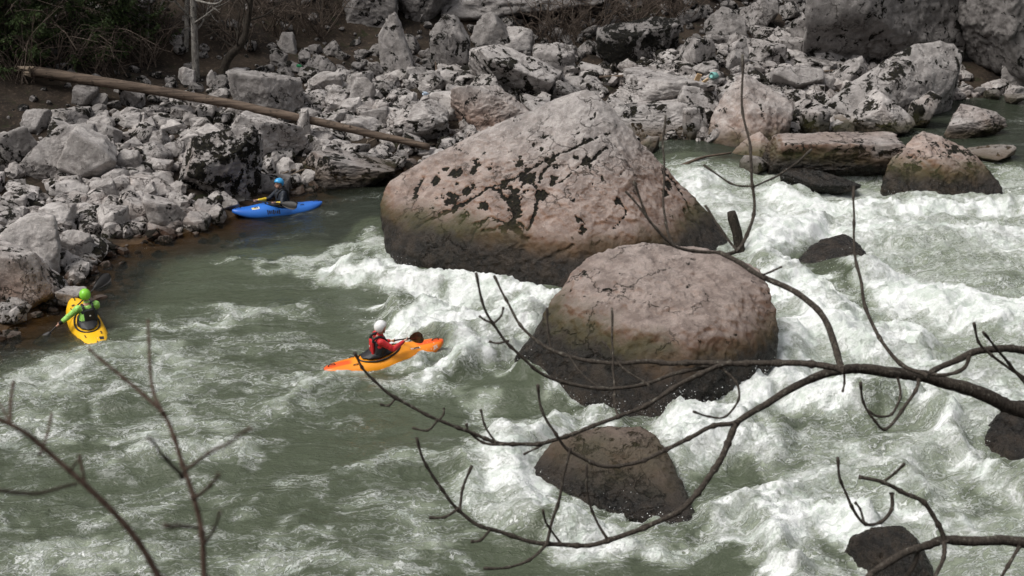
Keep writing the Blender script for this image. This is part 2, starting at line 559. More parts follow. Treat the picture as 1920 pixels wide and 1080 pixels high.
def filament(vec, scale, width, det=5, rough=0.55, dist=0.6):
    nn = m.noise(vec, scale, det, rough, dist)
    d = m.math('ABSOLUTE', m.math('SUBTRACT', nn, 0.5))
    return m.ramp(d, 0.0, width, 1.0, 0.0)
fil1 = filament(stw, 1.7, 0.030)
fil2 = filament(st2w, 4.2, 0.042, 4, 0.6, 0.3)
fil3 = m.math('MULTIPLY', filament(stw, 7.0, 0.05, 4, 0.6, 0.8), m.ramp(fo, 0.35, 0.75))
fine = m.noise(stw, 13.0, 6, 0.75)
grain = m.noise(pos, 26.0, 4, 0.7)
# solid foam
a = m.math('ADD', m.math('MULTIPLY', fo, 1.25), m.math('MULTIPLY', m.math('SUBTRACT', patch, 0.5), 2.0))
a = m.math('ADD', a, m.math('MULTIPLY', m.math('SUBTRACT', fine, 0.5), m.ramp(fo, 0.25, 0.8, 0.35, 1.2)))
a = m.math('ADD', a, m.math('MULTIPLY', m.math('SUBTRACT', grain, 0.5), 0.35))
solid = m.ramp(a, 0.66, 1.22)
# lacy filaments, where there is some foam
lace = m.math('MAXIMUM', m.math('MULTIPLY', fil1, 0.9), m.math('MAXIMUM', m.math('MULTIPLY', fil2, 0.75), m.math('MULTIPLY', fil3, 0.6)))
lgate = m.ramp(m.math('ADD', fo, m.math('MULTIPLY', m.math('SUBTRACT', patch, 0.5), 1.4)), 0.02, 0.55)
lace = m.math('MULTIPLY', m.math('MULTIPLY', lace, lgate), m.ramp(fine, 0.30, 0.52))
white = m.math('MAXIMUM', solid, m.math('MULTIPLY', lace, 1.0), clamp=True)
milk = m.ramp(m.math('ADD', fo, m.math('MULTIPLY', m.math('SUBTRACT', patch, 0.5), 1.3)), 0.10, 0.92)
soft = m.n('ShaderNodeSeparateXYZ', Vector=fl).outputs[2]
deep = m.mix(m.ramp(m.math('ADD', soft, m.math('MULTIPLY', m.math('SUBTRACT', patch, 0.5), 0.12)), 0.0, 0.09), (0.030, 0.036, 0.025), (0.066, 0.079, 0.050))
green = m.mix(milk, deep, (0.33, 0.37, 0.285))
wcol = m.mix(m.ramp(m.noise(stw, 4.0, 6, 0.7, 0.5), 0.34, 0.60), (0.50, 0.55, 0.50), (0.76, 0.775, 0.765))
col = m.mix(white, green, wcol)
rough = m.math('ADD', m.math('MULTIPLY', white, 0.6), 0.09)
hgt = m.math('ADD', m.math('MULTIPLY', m.noise(st2w, 3.2, 6, 0.6, 0.4), 0.9), m.math('MULTIPLY', m.noise(stw, 10.0, 4, 0.6), 0.28))
hgt = m.math('ADD', hgt, m.math('MULTIPLY', m.math('MULTIPLY', grain, white), 0.16))
hgt = m.math('ADD', hgt, m.math('MULTIPLY', white, 0.25))
p = m.n('ShaderNodeBsdfPrincipled', Base_Color=col, Roughness=rough, IOR=1.33)
b = m.n('ShaderNodeBump', Height=hgt)
b.inputs['Strength'].default_value = 0.8
b.inputs['Distance'].default_value = 0.12
m.set(p, 'Normal', b.outputs[0])
tr = m.n('ShaderNodeBsdfTransparent', Color=(0.62, 0.55, 0.38, 1))
gl = m.n('ShaderNodeBsdfGlossy', Roughness=0.08, Normal=b.outputs[0])
fr = m.n('ShaderNodeFresnel', IOR=1.33, Normal=b.outputs[0])
ms = m.n('ShaderNodeMixShader')
m.set(ms, '#0', fr.outputs[0]); m.set(ms, '#1', tr.outputs[0]); m.set(ms, '#2', gl.outputs[0])
mo = m.n('ShaderNodeMixShader')
m.set(mo, '#0', m.math('MULTIPLY', cl, m.math('SUBTRACT', 1.0, white)))
m.set(mo, '#1', p.outputs[0]); m.set(mo, '#2', ms.outputs[0])
m.t.links.new(mo.outputs[0], m.out.inputs['Surface'])
water_mat = m.m
tag(link('river', me, water_mat), kind='structure')
# ------------------------------------------------------------------ limestone
# object colour of a rock: r = warm brown tint, g = black lichen, b = height of the wet band / 2 m, a = brightness
def rock_material():
    m = NT('limestone')
    tc = m.n('ShaderNodeTexCoord')
    oi = m.n('ShaderNodeObjectInfo')
    sc = m.n('ShaderNodeSeparateColor', Color=oi.outputs['Color'])
    brown, lich, wet = sc.outputs[0], sc.outputs[1], sc.outputs[2]
    alpha = oi.outputs['Alpha']
    off = m.n('ShaderNodeCombineXYZ', X=m.math('MULTIPLY', oi.outputs['Random'], 37.0), Y=m.math('MULTIPLY', oi.outputs['Random'], 91.0), Z=0.0)
    P = m.vmath('ADD', tc.outputs['Object'], off.outputs[0])
    geo = m.n('ShaderNodeNewGeometry')
    wz = m.n('ShaderNodeSeparateXYZ', Vector=geo.outputs['Position']).outputs[2]
    nz = m.n('ShaderNodeSeparateXYZ', Vector=geo.outputs['Normal']).outputs[2]
    n1 = m.noise(P, 0.55, 5, 0.6, 0.3)
    n2 = m.noise(P, 2.6, 8, 0.68, 0.2)
    n3 = m.noise(P, 14.0, 6, 0.72)
    n4 = m.noise(P, 55.0, 3, 0.7)
    col = m.mix(m.ramp(n2, 0.36, 0.64), (0.29, 0.268, 0.255), (0.54, 0.505, 0.485))
    col = m.mix(m.ramp(n3, 0.57, 0.70), col, (0.70, 0.665, 0.645))
    # warm iron staining
    bw = m.ramp(m.math('ADD', m.math('MULTIPLY', brown, 1.1), m.math('MULTIPLY', m.math('SUBTRACT', n1, 0.5), 1.5)), 0.15, 0.95)
    bw = m.math('MULTIPLY', bw, m.ramp(nz, 0.95, 0.25, 0.45, 1.0))
    bw = m.math('MULTIPLY', bw, m.ramp(m.math('SUBTRACT', m.math('ADD', wz, m.math('MULTIPLY', n1, 1.2)), m.math('MULTIPLY', wet, 2.0)), 3.0, 1.0, 0.08, 1.0))
    col = m.mix(bw, col, m.mix(m.ramp(n2, 0.35, 0.65), (0.19, 0.092, 0.054), (0.37, 0.22, 0.15)))
    # speckle
    col = m.mix(m.ramp(n4, 0.35, 0.7, 0.28, 0.0), col, (0.10, 0.09, 0.08))
    # black lichen and moss sitting in hollows, ragged
    l1 = m.noise(P, 1.9, 3, 0.5, 0.9)
    l2 = m.noise(P, 7.5, 7, 0.72, 0.6)
    lv = m.math('ADD', m.math('MULTIPLY', l1, 0.75), m.math('MULTIPLY', l2, 0.55))
    thr = m.math('SUBTRACT', 0.80, m.math('MULTIPLY', lich, 0.30))
    lmask = m.ramp(m.math('SUBTRACT', lv, thr), 0.0, 0.035)
    crk = m.n('ShaderNodeAttribute', {'attribute_name': 'crack'}).outputs['Fac']
    mossc = m.mix(m.ramp(n3, 0.45, 0.6), (0.007, 0.006, 0.005), (0.020, 0.018, 0.009))
    col = m.mix(lmask, col, mossc)
    col = m.mix(m.ramp(crk, 0.25, 0.7), col, mossc)
    # hairline fractures
    vo = m.n('ShaderNodeTexVoronoi', {'feature': 'DISTANCE_TO_EDGE'}, Vector=m.vmath('ADD', P, m.vmath('MULTIPLY', m.noise(P, 1.5, 5, 0.6, color=True), (1.6, 1.6, 1.6))), Scale=0.75)
    hair = m.math('MULTIPLY', m.ramp(vo.outputs[0], 0.0, 0.022, 1.0, 0.0), m.ramp(n1, 0.42, 0.58))
    col = m.mix(m.math('MULTIPLY', hair, 0.75), col, (0.05, 0.04, 0.03))
    # the wet, algae-covered foot
    top = m.math('MULTIPLY', wet, 2.0)
    wl = m.math('ADD', top, m.math('MULTIPLY', m.math('SUBTRACT', n2, 0.5), m.math('ADD', 0.15, m.math('MULTIPLY', top, 0.7))))
    wl = m.math('ADD', wl, m.math('MULTIPLY', m.math('SUBTRACT', n1, 0.5), m.math('MULTIPLY', top, 0.9)))
    wd = m.math('SUBTRACT', wl, wz)
    olive = m.ramp(wd, -0.38, 0.06)
    col = m.mix(m.math('MULTIPLY', olive, m.ramp(top, 0.1, 0.5, 0.35, 0.85)), col, m.mix(m.ramp(n1, 0.40, 0.62), (0.085, 0.056, 0.030), (0.050, 0.050, 0.018)))
    wm = m.ramp(wd, -0.02, 0.34)
    col = m.mix(m.math('MULTIPLY', wm, m.ramp(n3, 0.35, 0.62, 1.0, 0.9)), col, m.mix(m.ramp(n2, 0.4, 0.66), (0.005, 0.004, 0.003), (0.034, 0.024, 0.016)))
    bright = m.n('ShaderNodeCombineColor', Red=alpha, Green=alpha, Blue=alpha)
    col = m.mix(1.0, col, bright.outputs[0], 'MULTIPLY')
    rough = m.math('SUBTRACT', 0.88, m.math('MULTIPLY', wm, m.ramp(n3, 0.35, 0.65, 0.68, 0.5)))
    h = m.math('ADD', m.math('MULTIPLY', n2, 0.55), m.math('ADD', m.math('MULTIPLY', n3, 0.28), m.math('MULTIPLY', n4, 0.06)))
    h = m.math('SUBTRACT', h, m.math('MULTIPLY', lmask, 0.10))
    h = m.math('SUBTRACT', h, m.math('MULTIPLY', hair, 0.22))
    return m.finish(col, rough, h, 1.0, 0.16, spec=m.ramp(wm, 0.0, 1.0, 0.25, 0.4))
rock_mat = rock_material()

def soft_radius(dirs, N, Hh, k):
    dn = dirs @ N.T
    r = np.where(dn > 1e-3, Hh[None, :] / np.maximum(dn, 1e-3), 1e6)
    rm = r.min(axis=1)
    return rm * np.power(np.sum(np.power(r / rm[:, None], -k), axis=1), -1.0 / k)
def rough_up(V, dirs, size, amp, seed, ridge=0.5):
    q = V / size
    s = np.array([seed * 1.37 % 50, seed * 2.11 % 50, seed * 0.73 % 50])
    d = amp * (0.5 * fbm(q * 1.6 + s, 3) + ridge * 0.55 * (fbm(q * 2.6 + s + 9, 4, 0.55, ridged=True)) + 0.34 * fbm(q * 6.0 + s, 4, 0.62, ridged=True) + 0.12 * fbm(q * 24 + s, 3, 0.6))
    return V + dirs * (d * size)[:, None]
def random_rock(sub, seed, planes=13, k=14, amp=0.10, round_=0.0, tilt=0.0, pre=(1, 1, 1), ridge=0.5):
    """a faceted, weathered block that fills the unit box [-1,1]^3"""
    rs = np.random.RandomState(seed)
    dirs, F = ico(sub)
    N = rs.normal(size=(planes, 3)); N /= np.linalg.norm(N, axis=1)[:, None]
    Hh = rs.uniform(0.62, 1.0, planes) + round_ * 0.2
    box = np.vstack([np.eye(3), -np.eye(3)])
    N = np.vstack([N, box]); Hh = np.concatenate([Hh, np.full(6, 1.05)])
    V = dirs * soft_radius(dirs, N, Hh, k)[:, None]
    V = rough_up(V, dirs, 1.0, amp, seed, ridge)
    V = V * np.array(pre)
    if tilt:
        c, s = math.cos(tilt), math.sin(tilt)
        V = np.stack([V[:, 0] * c - V[:, 2] * s, V[:, 1], V[:, 0] * s + V[:, 2] * c], -1)
    lo, hi = V.min(0), V.max(0)
    return (V - (lo + hi) / 2) / ((hi - lo) / 2), F
def hull_planes(pts):
    bm = bmesh.new()
    for p in pts: bm.verts.new(p)
    bmesh.ops.convex_hull(bm, input=bm.verts)
    bm.normal_update()
    c = np.mean(np.array(pts), axis=0)
    N, Hh = [], []
    for f in bm.faces:
        if f.calc_area() < 1e-6: continue
        n = np.array(f.normal[:]); h = n @ (np.array(f.verts[0].co[:]) - c)
        if h < 0: n, h = -n, -h
        if any(n @ q > 0.997 for q in N): continue
        N.append(n); Hh.append(max(h, 0.02))
    bm.free()
    return c, np.array(N), np.array(Hh)
def traced_rock(name, outline, feet, inner, back, sub, k, amp, seed, color, label, cat='boulder', deep=1.0, shrink=0.82, zfoot=0.0):
    """outline: (px, py, Y) on the silhouette; feet: (px, py) where it meets the water; inner: front ridges; back: metres behind"""
    O = np.array([at_y(*o) for o in outline])
    pts = list(O) + [at_y(*o) for o in inner]
    for fx, fy in feet:
        g = at_z(fx, fy, zfoot)
        pts += [g, g - [0, -0.1, deep]]
    cx = np.mean([o[0] for o in outline]); cy = np.mean([o[1] for o in outline])
    for (px, py, Yy) in outline:
        b = at_y(cx + (px - cx) * shrink, cy + (py - cy) * shrink + 6, Yy + back)
        pts += [b, np.array([b[0], b[1], -deep])]
    c, N, Hh = hull_planes(pts)
    dirs, F = ico(sub)
    V = dirs * soft_radius(dirs, N, Hh, k)[:, None]
    size = float(np.mean(Hh))
    V = rough_up(V, dirs, size, amp, seed)
    base = np.array([c[0], c[1], 0.0])
    V = V + (c - base)
    me = mesh_np(name, V, F)
    o = link(name, me, rock_mat)
    o.location = base
    o.color = color
    tag(o, label, cat)
    return o, V + base, F

# --- the great pyramid boulder
o1, V1, F1 = traced_rock('boulder',
    [(712, 385, 31.0), (735, 340, 31.3), (800, 298, 31.7), (900, 250, 31.9), (1000, 208, 31.8), (1060, 182, 31.6), (1100, 173, 31.5), (1132, 192, 31.4),
     (1180, 245, 31.2), (1250, 322, 31.0), (1310, 382, 30.8), (1362, 440, 30.6), (1372, 465, 30.5), (722, 445, 30.3)],
    [(740, 492), (800, 492), (900, 512), (1000, 530), (1085, 545), (1250, 520), (1368, 480)],
    [(760, 430, 29.9), (950, 440, 28.8), (1080, 455, 28.3), (1200, 440, 28.7), (1120, 205, 31.2), (1300, 440, 29.8), (820, 330, 31.0)],
    2.6, 8, 220, 0.036, 3, (0.95, 0.06, 0.46, 0.95), 'huge pyramid-shaped pale boulder with dark cracks standing in mid river')
# fractures and moss pockets traced on its face
CRACKS = [  # pixels, half-width m
    ([(1145, 247), (1105, 262), (1070, 280), (1040, 292), (1000, 313), (960, 335), (920, 350), (880, 375), (840, 395), (800, 415), (775, 428)], .030),
    ([(925, 350), (945, 370), (962, 392), (962, 410), (955, 425), (990, 445)], .045), ([(1010, 365), (1005, 390), (995, 420), (985, 432), (960, 418), (930, 430), (905, 432)], .035),
    ([(905, 418), (890, 430), (882, 455), (870, 470)], .03), ([(890, 418), (920, 412), (950, 418)], .025), ([(793, 333), (780, 355), (772, 375)], .035),
    ([(1045, 345), (1060, 335), (1075, 320)], .02), ([(1075, 460), (1050, 475), (1022, 485)], .03), ([(1183, 313), (1160, 330)], .022),
    ([(1112, 195), (1118, 215), (1108, 222)], .02), ([(1250, 325), (1275, 355), (1300, 400)], .035), ([(1085, 312), (1110, 300), (1125, 285), (1137, 277)], .03),
    ([(1030, 310), (1018, 322), (1012, 340)], .03), ([(855, 390), (835, 400), (870, 385)], .02), ([(1150, 430), (1175, 400), (1165, 380)], .02), ([(1290, 410), (1330, 430), (1350, 455)], .025),
]
SPOTS = [(818, 333, 8), (812, 340, 7), (835, 318, 6), (850, 325, 9), (862, 320, 6), (890, 305, 9), (888, 318, 6), (920, 313, 5), (840, 365, 12), (848, 372, 10), (875, 357, 10), (885, 350, 6), (850, 395, 6),
         (868, 405, 9), (905, 385, 8), (910, 392, 6), (945, 345, 9), (955, 350, 6), (963, 365, 11), (965, 385, 11), (970, 397, 8), (985, 355, 8), (975, 303, 9), (983, 325, 12), (992, 335, 14), (1000, 342, 9), (1010, 362, 11),
         (1018, 370, 7), (1035, 300, 8), (1040, 312, 7), (1035, 345, 6), (1042, 333, 7), (1100, 300, 7), (1108, 312, 5), (1112, 345, 4), (1085, 410, 7), (1095, 430, 7), (1130, 335, 5), (1160, 375, 7), (1255, 350, 9),
         (1250, 362, 7), (1285, 395, 5), (1340, 440, 9), (1330, 432, 6), (1020, 255, 4), (1000, 270, 4), (960, 420, 8), (945, 430, 6), (1015, 280, 5), (855, 345, 5), (780, 370, 5), (1083, 295, 5)]
bv = BVHTree.FromPolygons(V1.tolist(), F1.tolist())
def on_rock(px, py):
    d = Vector(ray(px, py)).normalized()
    h = bv.ray_cast(Vector((0, 0, CAM_H)), d)
    return None if h[0] is None else np.array(h[0][:])
crack = np.zeros(len(V1)); sink = np.zeros(len(V1))
wob = fbm(V1 * 3.5, 4, 0.65); wob2 = fbm(V1 * 9, 3, 0.6)
for pts, w in CRACKS:
    L = [on_rock(*p[:2]) for p in catmull(pts, 8)]
    L = [p for p in L if p is not None]
    for a, b in zip(L[:-1], L[1:]):
        dlt = b - a
        if np.linalg.norm(dlt) > 0.8: continue
        t = np.clip(((V1 - a) @ dlt) / (dlt @ dlt + 1e-9), 0, 1)
        dist = np.linalg.norm(V1 + (wob * 0.05)[:, None] - a - t[:, None] * dlt, axis=1)
        ww = w * (1.05 + 0.8 * wob2)
        crack = np.maximum(crack, sstep(1.7, 0.7, dist / np.maximum(ww, 0.012)))
        sink = np.maximum(sink, np.exp(-(dist / (w * 1.6)) ** 2) * w * 1.7)
for px, py, r in SPOTS:
    c0 = on_rock(px, py)
    if c0 is None: continue
    rr = r / 80.0
    dist = np.linalg.norm((V1 - c0) * [1, 0.7, 1], axis=1) / rr
    msk = sstep(1.05, 0.8, dist + 0.9 * wob + 0.7 * wob2)
    crack = np.maximum(crack, msk)
    sink = np.maximum(sink, msk * 0.035)
dirs7 = ico(8)[0]
co = (V1 - np.array(o1.location)) - dirs7 * sink[:, None]
o1.data.vertices.foreach_set('co', co.astype(np.float32).ravel())
vattr(o1.data, 'crack', crack)
o1.data.update()

# --- the second boulder and the others standing in the current
traced_rock('boulder',
    [(968, 670, 23.2), (985, 640, 23.4), (1038, 580, 24.0), (1072, 512, 24.5), (1110, 478, 24.8), (1180, 459, 25.0), (1262, 463, 25.0), (1350, 473, 24.8), (1420, 503, 24.4),
     (1440, 535, 24.0), (1450, 600, 23.5), (1459, 628, 23.2), (1452, 680, 22.9)],
    [(962, 705), (1030, 745), (1120, 778), (1240, 800), (1330, 760), (1430, 732)],
    [(1100, 600, 22.9), (1200, 620, 22.3), (1310, 620, 22.2), (1400, 640, 22.5), (1120, 520, 24.1), (1320, 540, 23.6), (1250, 740, 21.5)],
    1.3, 7, 200, 0.060, 21, (1.0, 0.03, 0.54, 0.86), 'large rounded brown boulder with green algae and a wet black foot', deep=1.0)
traced_rock('boulder',
    [(998, 880, 19.6), (1035, 830, 19.9), (1075, 811, 20.1), (1140, 801, 20.3), (1200, 799, 20.2), (1228, 815, 20.0), (1252, 850, 19.6), (1285, 915, 18.8), (1304, 960, 18.3), (1315, 990, 17.95)],
    [(1000, 888), (1075, 905), (1150, 962), (1240, 978), (1312, 998)],
    [(1130, 880, 19.3), (1215, 860, 19.3), (1250, 920, 18.6), (1190, 820, 19.8), (1275, 960, 18.2)],
    0.8, 7, 90, 0.06, 33, (0.95, 0.22, 0.20, 0.72), 'low tilted brown boulder with a sharp dark-cracked ridge, half drowned by rapids', deep=0.9)
traced_rock('boulder',
    [(1582, 1045, 16.9), (1594, 1005, 16.9), (1640, 988, 17.0), (1690, 985, 17.0), (1712, 1000, 16.9), (1735, 1035, 16.8), (1752, 1070, 16.6)],
    [(1575, 1050), (1640, 1090), (1700, 1110), (1755, 1085)], [(1660, 1040, 16.5), (1715, 1050, 16.4)],
    0.7, 6, 24, 0.09, 41, (0.5, 0.0, 0.60, 0.9), 'small wet black boulder below the lowest grey branch', deep=0.8)
traced_rock('boulder',
    [(1838, 825, 20.8), (1860, 785, 21.0), (1895, 755, 21.2), (1940, 752, 21.3), (2000, 780, 21.2), (2020, 830, 20.8)],
    [(1838, 836), (1880, 856), (1940, 868), (2020, 850)], [(1900, 800, 20.6), (1950, 800, 20.5)],
    0.8, 6, 24, 0.09, 52, (0.7, 0.0, 0.42, 0.8), 'wet dark brown boulder behind the thick grey branch', deep=0.8)
traced_rock('boulder',
    [(1512, 465, 30.2), (1540, 447, 30.4), (1585, 437, 30.5), (1600, 445, 30.4), (1605, 460, 30.2), (1632, 485, 29.6), (1634, 498, 29.3)],
    [(1490, 490), (1540, 520), (1600, 540), (1650, 520)], [(1570, 465, 29.8), (1605, 490, 29.2)],
    0.8, 6, 24, 0.09, 61, (0.4, 0.0, 0.75, 0.8), 'black wet rock with river water sheeting over it', deep=0.9)

# --- rocks of the bank and the far channel: pixel box, then look
#      (x0, y0, x1, y1, brown, lichen, wet, bright, tilt, label)
BANK = [
 (37,250,165,352,.05,.22,.0,.82,.0,'rounded grey boulder with a dark pitted underside beside a taller white one'),
 (112,246,218,352,.10,.05,.0,1.12,-.5,'tall smooth white boulder leaning behind a rounded grey one'),
 (-20,245,70,335,.05,.35,.0,.62,.0,'dark grey boulder at the foot of the left rubble slope'),
 (213,286,262,332,.05,.05,.0,.86,.0,'small round plain grey boulder beside the tall white one'),
 (318,254,478,398,.25,.52,.05,.92,.1,'big boulder blotched with black lichen beside the blue kayak'),
 (415,212,572,318,.18,.25,.0,1.15,-.35,'long pale boulder sloping towards the water behind the lichen-blotched one'),
 (437,138,565,252,.0,.14,.0,.74,.0,'big smooth grey boulder lying under the fallen log'),
 (558,214,584,284,.12,.0,.0,1.0,.1,'upright pale slab wedged beside the long pale boulder'),
 (-30,412,108,526,.22,.08,.0,1.15,.1,'big whitish rounded boulder at the water above the yellow kayak'),
 (-40,470,102,592,.38,.18,.05,1.1,-.2,'low pinkish boulder with dark cracks close to the yellow kayak'),
 (107,438,168,498,.08,.0,.0,1.0,.0,'small smooth grey-white boulder at the edge of the brown shallows'),
 (108,543,160,584,.15,.25,.05,1.0,.0,'pale rock with a black foot touching the yellow kayak'),
 (266,373,352,444,.3,.12,.08,1.0,-.3,'wedge-shaped pale boulder dipping into the brown shallows'),
 (223,377,285,424,.18,.05,.0,.98,.0,'rounded pale boulder with a shadowed hollow beneath, next to the wedge-shaped one'),
 (170,396,233,446,.08,.05,.0,1.12,.0,'squarish white boulder above the brown shallows'),
 (397,364,446,400,.15,.3,.06,1.0,.0,'small pale rock with dark spots just off the blue kayak bow'),
 (75,392,134,440,.05,.05,.0,1.15,.0,None),(215,350,258,380,.1,.1,.0,1.05,.0,None),(168,340,218,382,.08,.1,.0,1.05,.0,None),
 (226,335,312,380,.22,.08,.0,1.12,-.3,'long pinkish-white slab sloping between boulders left of the lichen-blotched one'),
 (-10,370,48,400,.05,.05,.0,1.0,.0,None),(0,350,72,386,.05,.1,.0,1.1,.0,None),(95,345,160,385,.1,.1,.0,1.1,.0,None),(130,385,175,415,.1,.05,.0,1.15,.0,None),
 (85,207,162,250,.05,.3,.0,.8,.0,None),(36,212,90,258,.05,.12,.0,.78,.0,None),(228,262,268,295,.05,.05,.0,.92,.0,None),(279,248,316,295,.05,.1,.0,.9,.2,None),
 (172,235,222,285,.05,.3,.0,.9,-.3,None),(255,300,318,338,.1,.05,.0,1.08,.0,None),(280,328,325,355,.1,.15,.0,1.0,.0,None),
 (332,129,363,161,.0,.02,.0,1.15,.0,'small white rock above the middle of the fallen log'),(421,131,458,156,.15,.02,.0,1.2,.0,'small cream rock at the foot of the dark leaning trunk'),
 (387,136,406,168,.0,.1,.0,.95,.0,None),(518,66,556,105,.12,.1,.0,.75,.0,None),(316,69,342,92,.1,.1,.0,.85,.0,None),(226,164,268,207,.0,.3,.0,.8,.0,None),
 (418,191,471,232,.05,.15,.0,.85,.0,None),(575,139,642,178,.1,.1,.0,.95,.1,None),(506,96,538,128,.1,.2,.0,.7,.0,None),(559,94,584,128,.05,.25,.0,.65,.0,None),
 (576,222,613,251,.1,.0,.0,1.05,.0,None),(586,249,624,279,.15,.0,.0,1.05,.0,None),(207,214,262,242,.05,.2,.0,.95,.0,None),(297,229,345,256,.0,.05,.0,1.15,.0,None),
 (358,238,412,274,.0,.08,.0,1.2,.0,None),(372,199,402,228,.05,.1,.0,1.1,.0,None),(330,255,372,290,.02,.05,.0,1.15,.0,None),(310,268,345,300,.02,.05,.0,1.1,.0,None),
 (544,300,736,358,.45,.45,.16,.75,.0,'long mossy brown rock along the water behind the blue kayak'),
 (470,330,540,368,.2,.35,.06,.7,.0,None),
 (712,38,780,160,.05,.28,.0,.8,.12,'upright pillar-like grey block leaning at the top of the rubble'),
 (806,42,880,148,.05,.38,.0,.62,-.15,'dark tall block beside the upright pillar-like one'),
 (876,92,1058,202,.08,.36,.0,1.05,-.25,'broad pale boulder peppered with black lichen behind the huge pyramid'),
 (1000,87,1078,152,.05,.2,.0,.85,.0,None),
 (846,163,1003,270,.55,.2,.0,.98,.1,'brownish boulder with dark pits tucked against the huge pyramid'),
 (806,181,877,236,.12,.0,.0,1.12,.0,'smooth bright white block beside the brownish pitted boulder'),
 (718,199,840,280,.2,.28,.0,1.0,.15,'pale cone-shaped boulder under the low end of the fallen log'),
 (836,161,889,195,.0,.25,.0,.85,.0,None),(784,142,834,182,.0,.35,.0,.8,.0,None),(686,156,744,192,.05,.35,.0,.8,.0,None),(652,149,703,206,.1,.1,.0,.85,.0,None),
 (636,186,678,220,.08,.05,.0,1.1,.0,None),(677,204,726,238,.05,.05,.0,.85,.0,None),(882,30,962,99,.0,.2,.0,.6,.0,None),(762,131,796,161,.12,.1,.0,.75,.0,None),
 (640,225,720,262,.1,.1,.0,.95,.0,None),(620,270,690,305,.1,.2,.0,.85,.0,None),(600,180,650,215,.1,.1,.0,1.0,.0,None),(690,120,720,150,.1,.2,.0,.7,.0,None),
 (1150,196,1324,270,.18,.4,.03,.95,.0,'long pale boulder with black fissures behind the ridge of the pyramid'),
 (1148,164,1342,214,.02,.25,.0,.92,.0,'long flat grey boulder with wavy layers'),
 (1132,97,1212,134,.05,.3,.0,.75,.0,None),(1056,146,1102,176,.0,.1,.0,.8,.0,None),(1076,120,1140,152,.0,.1,.0,.95,.0,None),(1120,42,1275,138,.05,.62,.0,.5,.0,'dark mossy boulder below the bare shrubs'),
 (1198,260,1238,292,.2,.05,.05,1.05,.0,None),(1170,130,1250,165,.0,.05,.0,.9,.0,None),(1235,150,1290,172,.0,.05,.0,1.0,.0,None),
 
 (1448,129,1547,192,.05,.12,.0,.85,.1,'angular grey block with a flat sloping face beside the tent-shaped boulder'),
 
 (1600,184,1720,266,.22,.35,.12,1.12,.0,'bright pale boulder with black cracks at the still dark channel'),
 (1702,178,1765,250,.12,.55,.1,.85,-.3,None),
 (1775,206,1897,264,.38,.22,.06,.85,-.1,'lone brownish rock standing in the still dark channel'),
 (1826,277,1910,312,.28,.25,.08,.95,.0,'low pale rock barely above the dark channel'),
 (1435,268,1690,348,.6,.25,.42,.9,.0,'long low brown rock with a black wet side at the weir'),
 (1470,338,1612,372,.2,.0,.6,.6,.0,'black wet ledge under the long low brown rock'),
 
 
 (1392,294,1445,336,.2,.3,.2,.7,.0,None),(1500,206,1557,260,.1,.4,.12,.95,.0,None),(1546,197,1579,232,.1,.0,.05,1.05,.0,None),(1566,219,1602,244,.2,.0,.12,1.1,.0,None),
 (1268,168,1350,236,.05,.4,.0,.85,-.1,None),(1280,208,1328,270,.1,.4,.06,.85,.0,None),(1460,76,1527,118,.12,.1,.0,.85,.0,None),(1484,40,1549,112,.0,.35,.0,.6,.0,None),
 (1410,87,1474,136,.05,.3,.0,.8,.0,None),(1360,79,1405,140,.08,.2,.0,.85,.0,None),(1388,5,1464,62,.0,.2,.0,.75,.0,'rounded grey boulder high on the slope above the tent-shaped one'),
 (1325,22,1400,80,.0,.25,.0,.55,.0,None),(1278,78,1342,146,.05,.45,.0,.75,.0,None),(1476,112,1565,142,.0,.4,.0,.8,.0,None),(1528,92,1590,126,.12,.2,.0,.75,.0,None),
 (1300,120,1350,150,.1,.2,.0,.85,.0,None),(1555,232,1610,258,.1,.4,.15,.7,.0,None),(1715,255,1760,272,.1,.2,.1,.7,.0,None),(1640,262,1700,285,.3,.05,.1,1.0,.0,None),
 (640,-30,745,55,.0,.25,.0,.6,.0,'dark grey block at the top of the slope beside the bare undergrowth'),(735,-45,850,60,.0,.22,.0,.5,.0,None),
 (820,-80,1140,72,.0,.2,.0,.62,.0,'broad grey outcrop overhanging the slope behind the bare shrubs'),
 (1500,-140,1835,190,.04,.24,.0,.6,.0,'massive grey cliff block above the tilted slab'),
 (1815,-120,1990,112,.0,.12,.0,.5,.0,'smooth grey cliff block roofing a dark hollow'),
 (1880,70,1990,182,.0,.12,.0,.72,.0,'grey block at the mouth of the dark hollow'),
 (1772,150,1800,172,.1,.05,.0,.8,.0,None),(1800,158,1822,178,.1,.05,.0,.75,.0,None),(1825,165,1850,182,.1,.1,.0,.7,.0,None),(1850,172,1880,190,.1,.1,.05,.7,.0,None),(1890,178,1925,198,.2,.1,.06,.8,.0,None),
]
GROUPS = ['rocks in the rubble below the fallen log', 'rocks between the fallen log and the huge pyramid boulder', 'rocks on the slope behind the huge pyramid boulder', 'rocks at the foot of the cliff']
GLAB = ['limestone rock among the rubble between fallen log and shallows', 'limestone rock in the rubble between the fallen log and pyramid boulder',
        'limestone rock on the slope behind the huge pyramid boulder', 'limestone rock in the rubble at the foot of the grey cliff']
def zone_of(px, py):
    if px < 640: return 0
    if px < 900: return 1
    if px < 1330: return 2
    return 3
LOOSE, MARKS = [], []
FOOT = []            # footprints, so that rubble keeps out
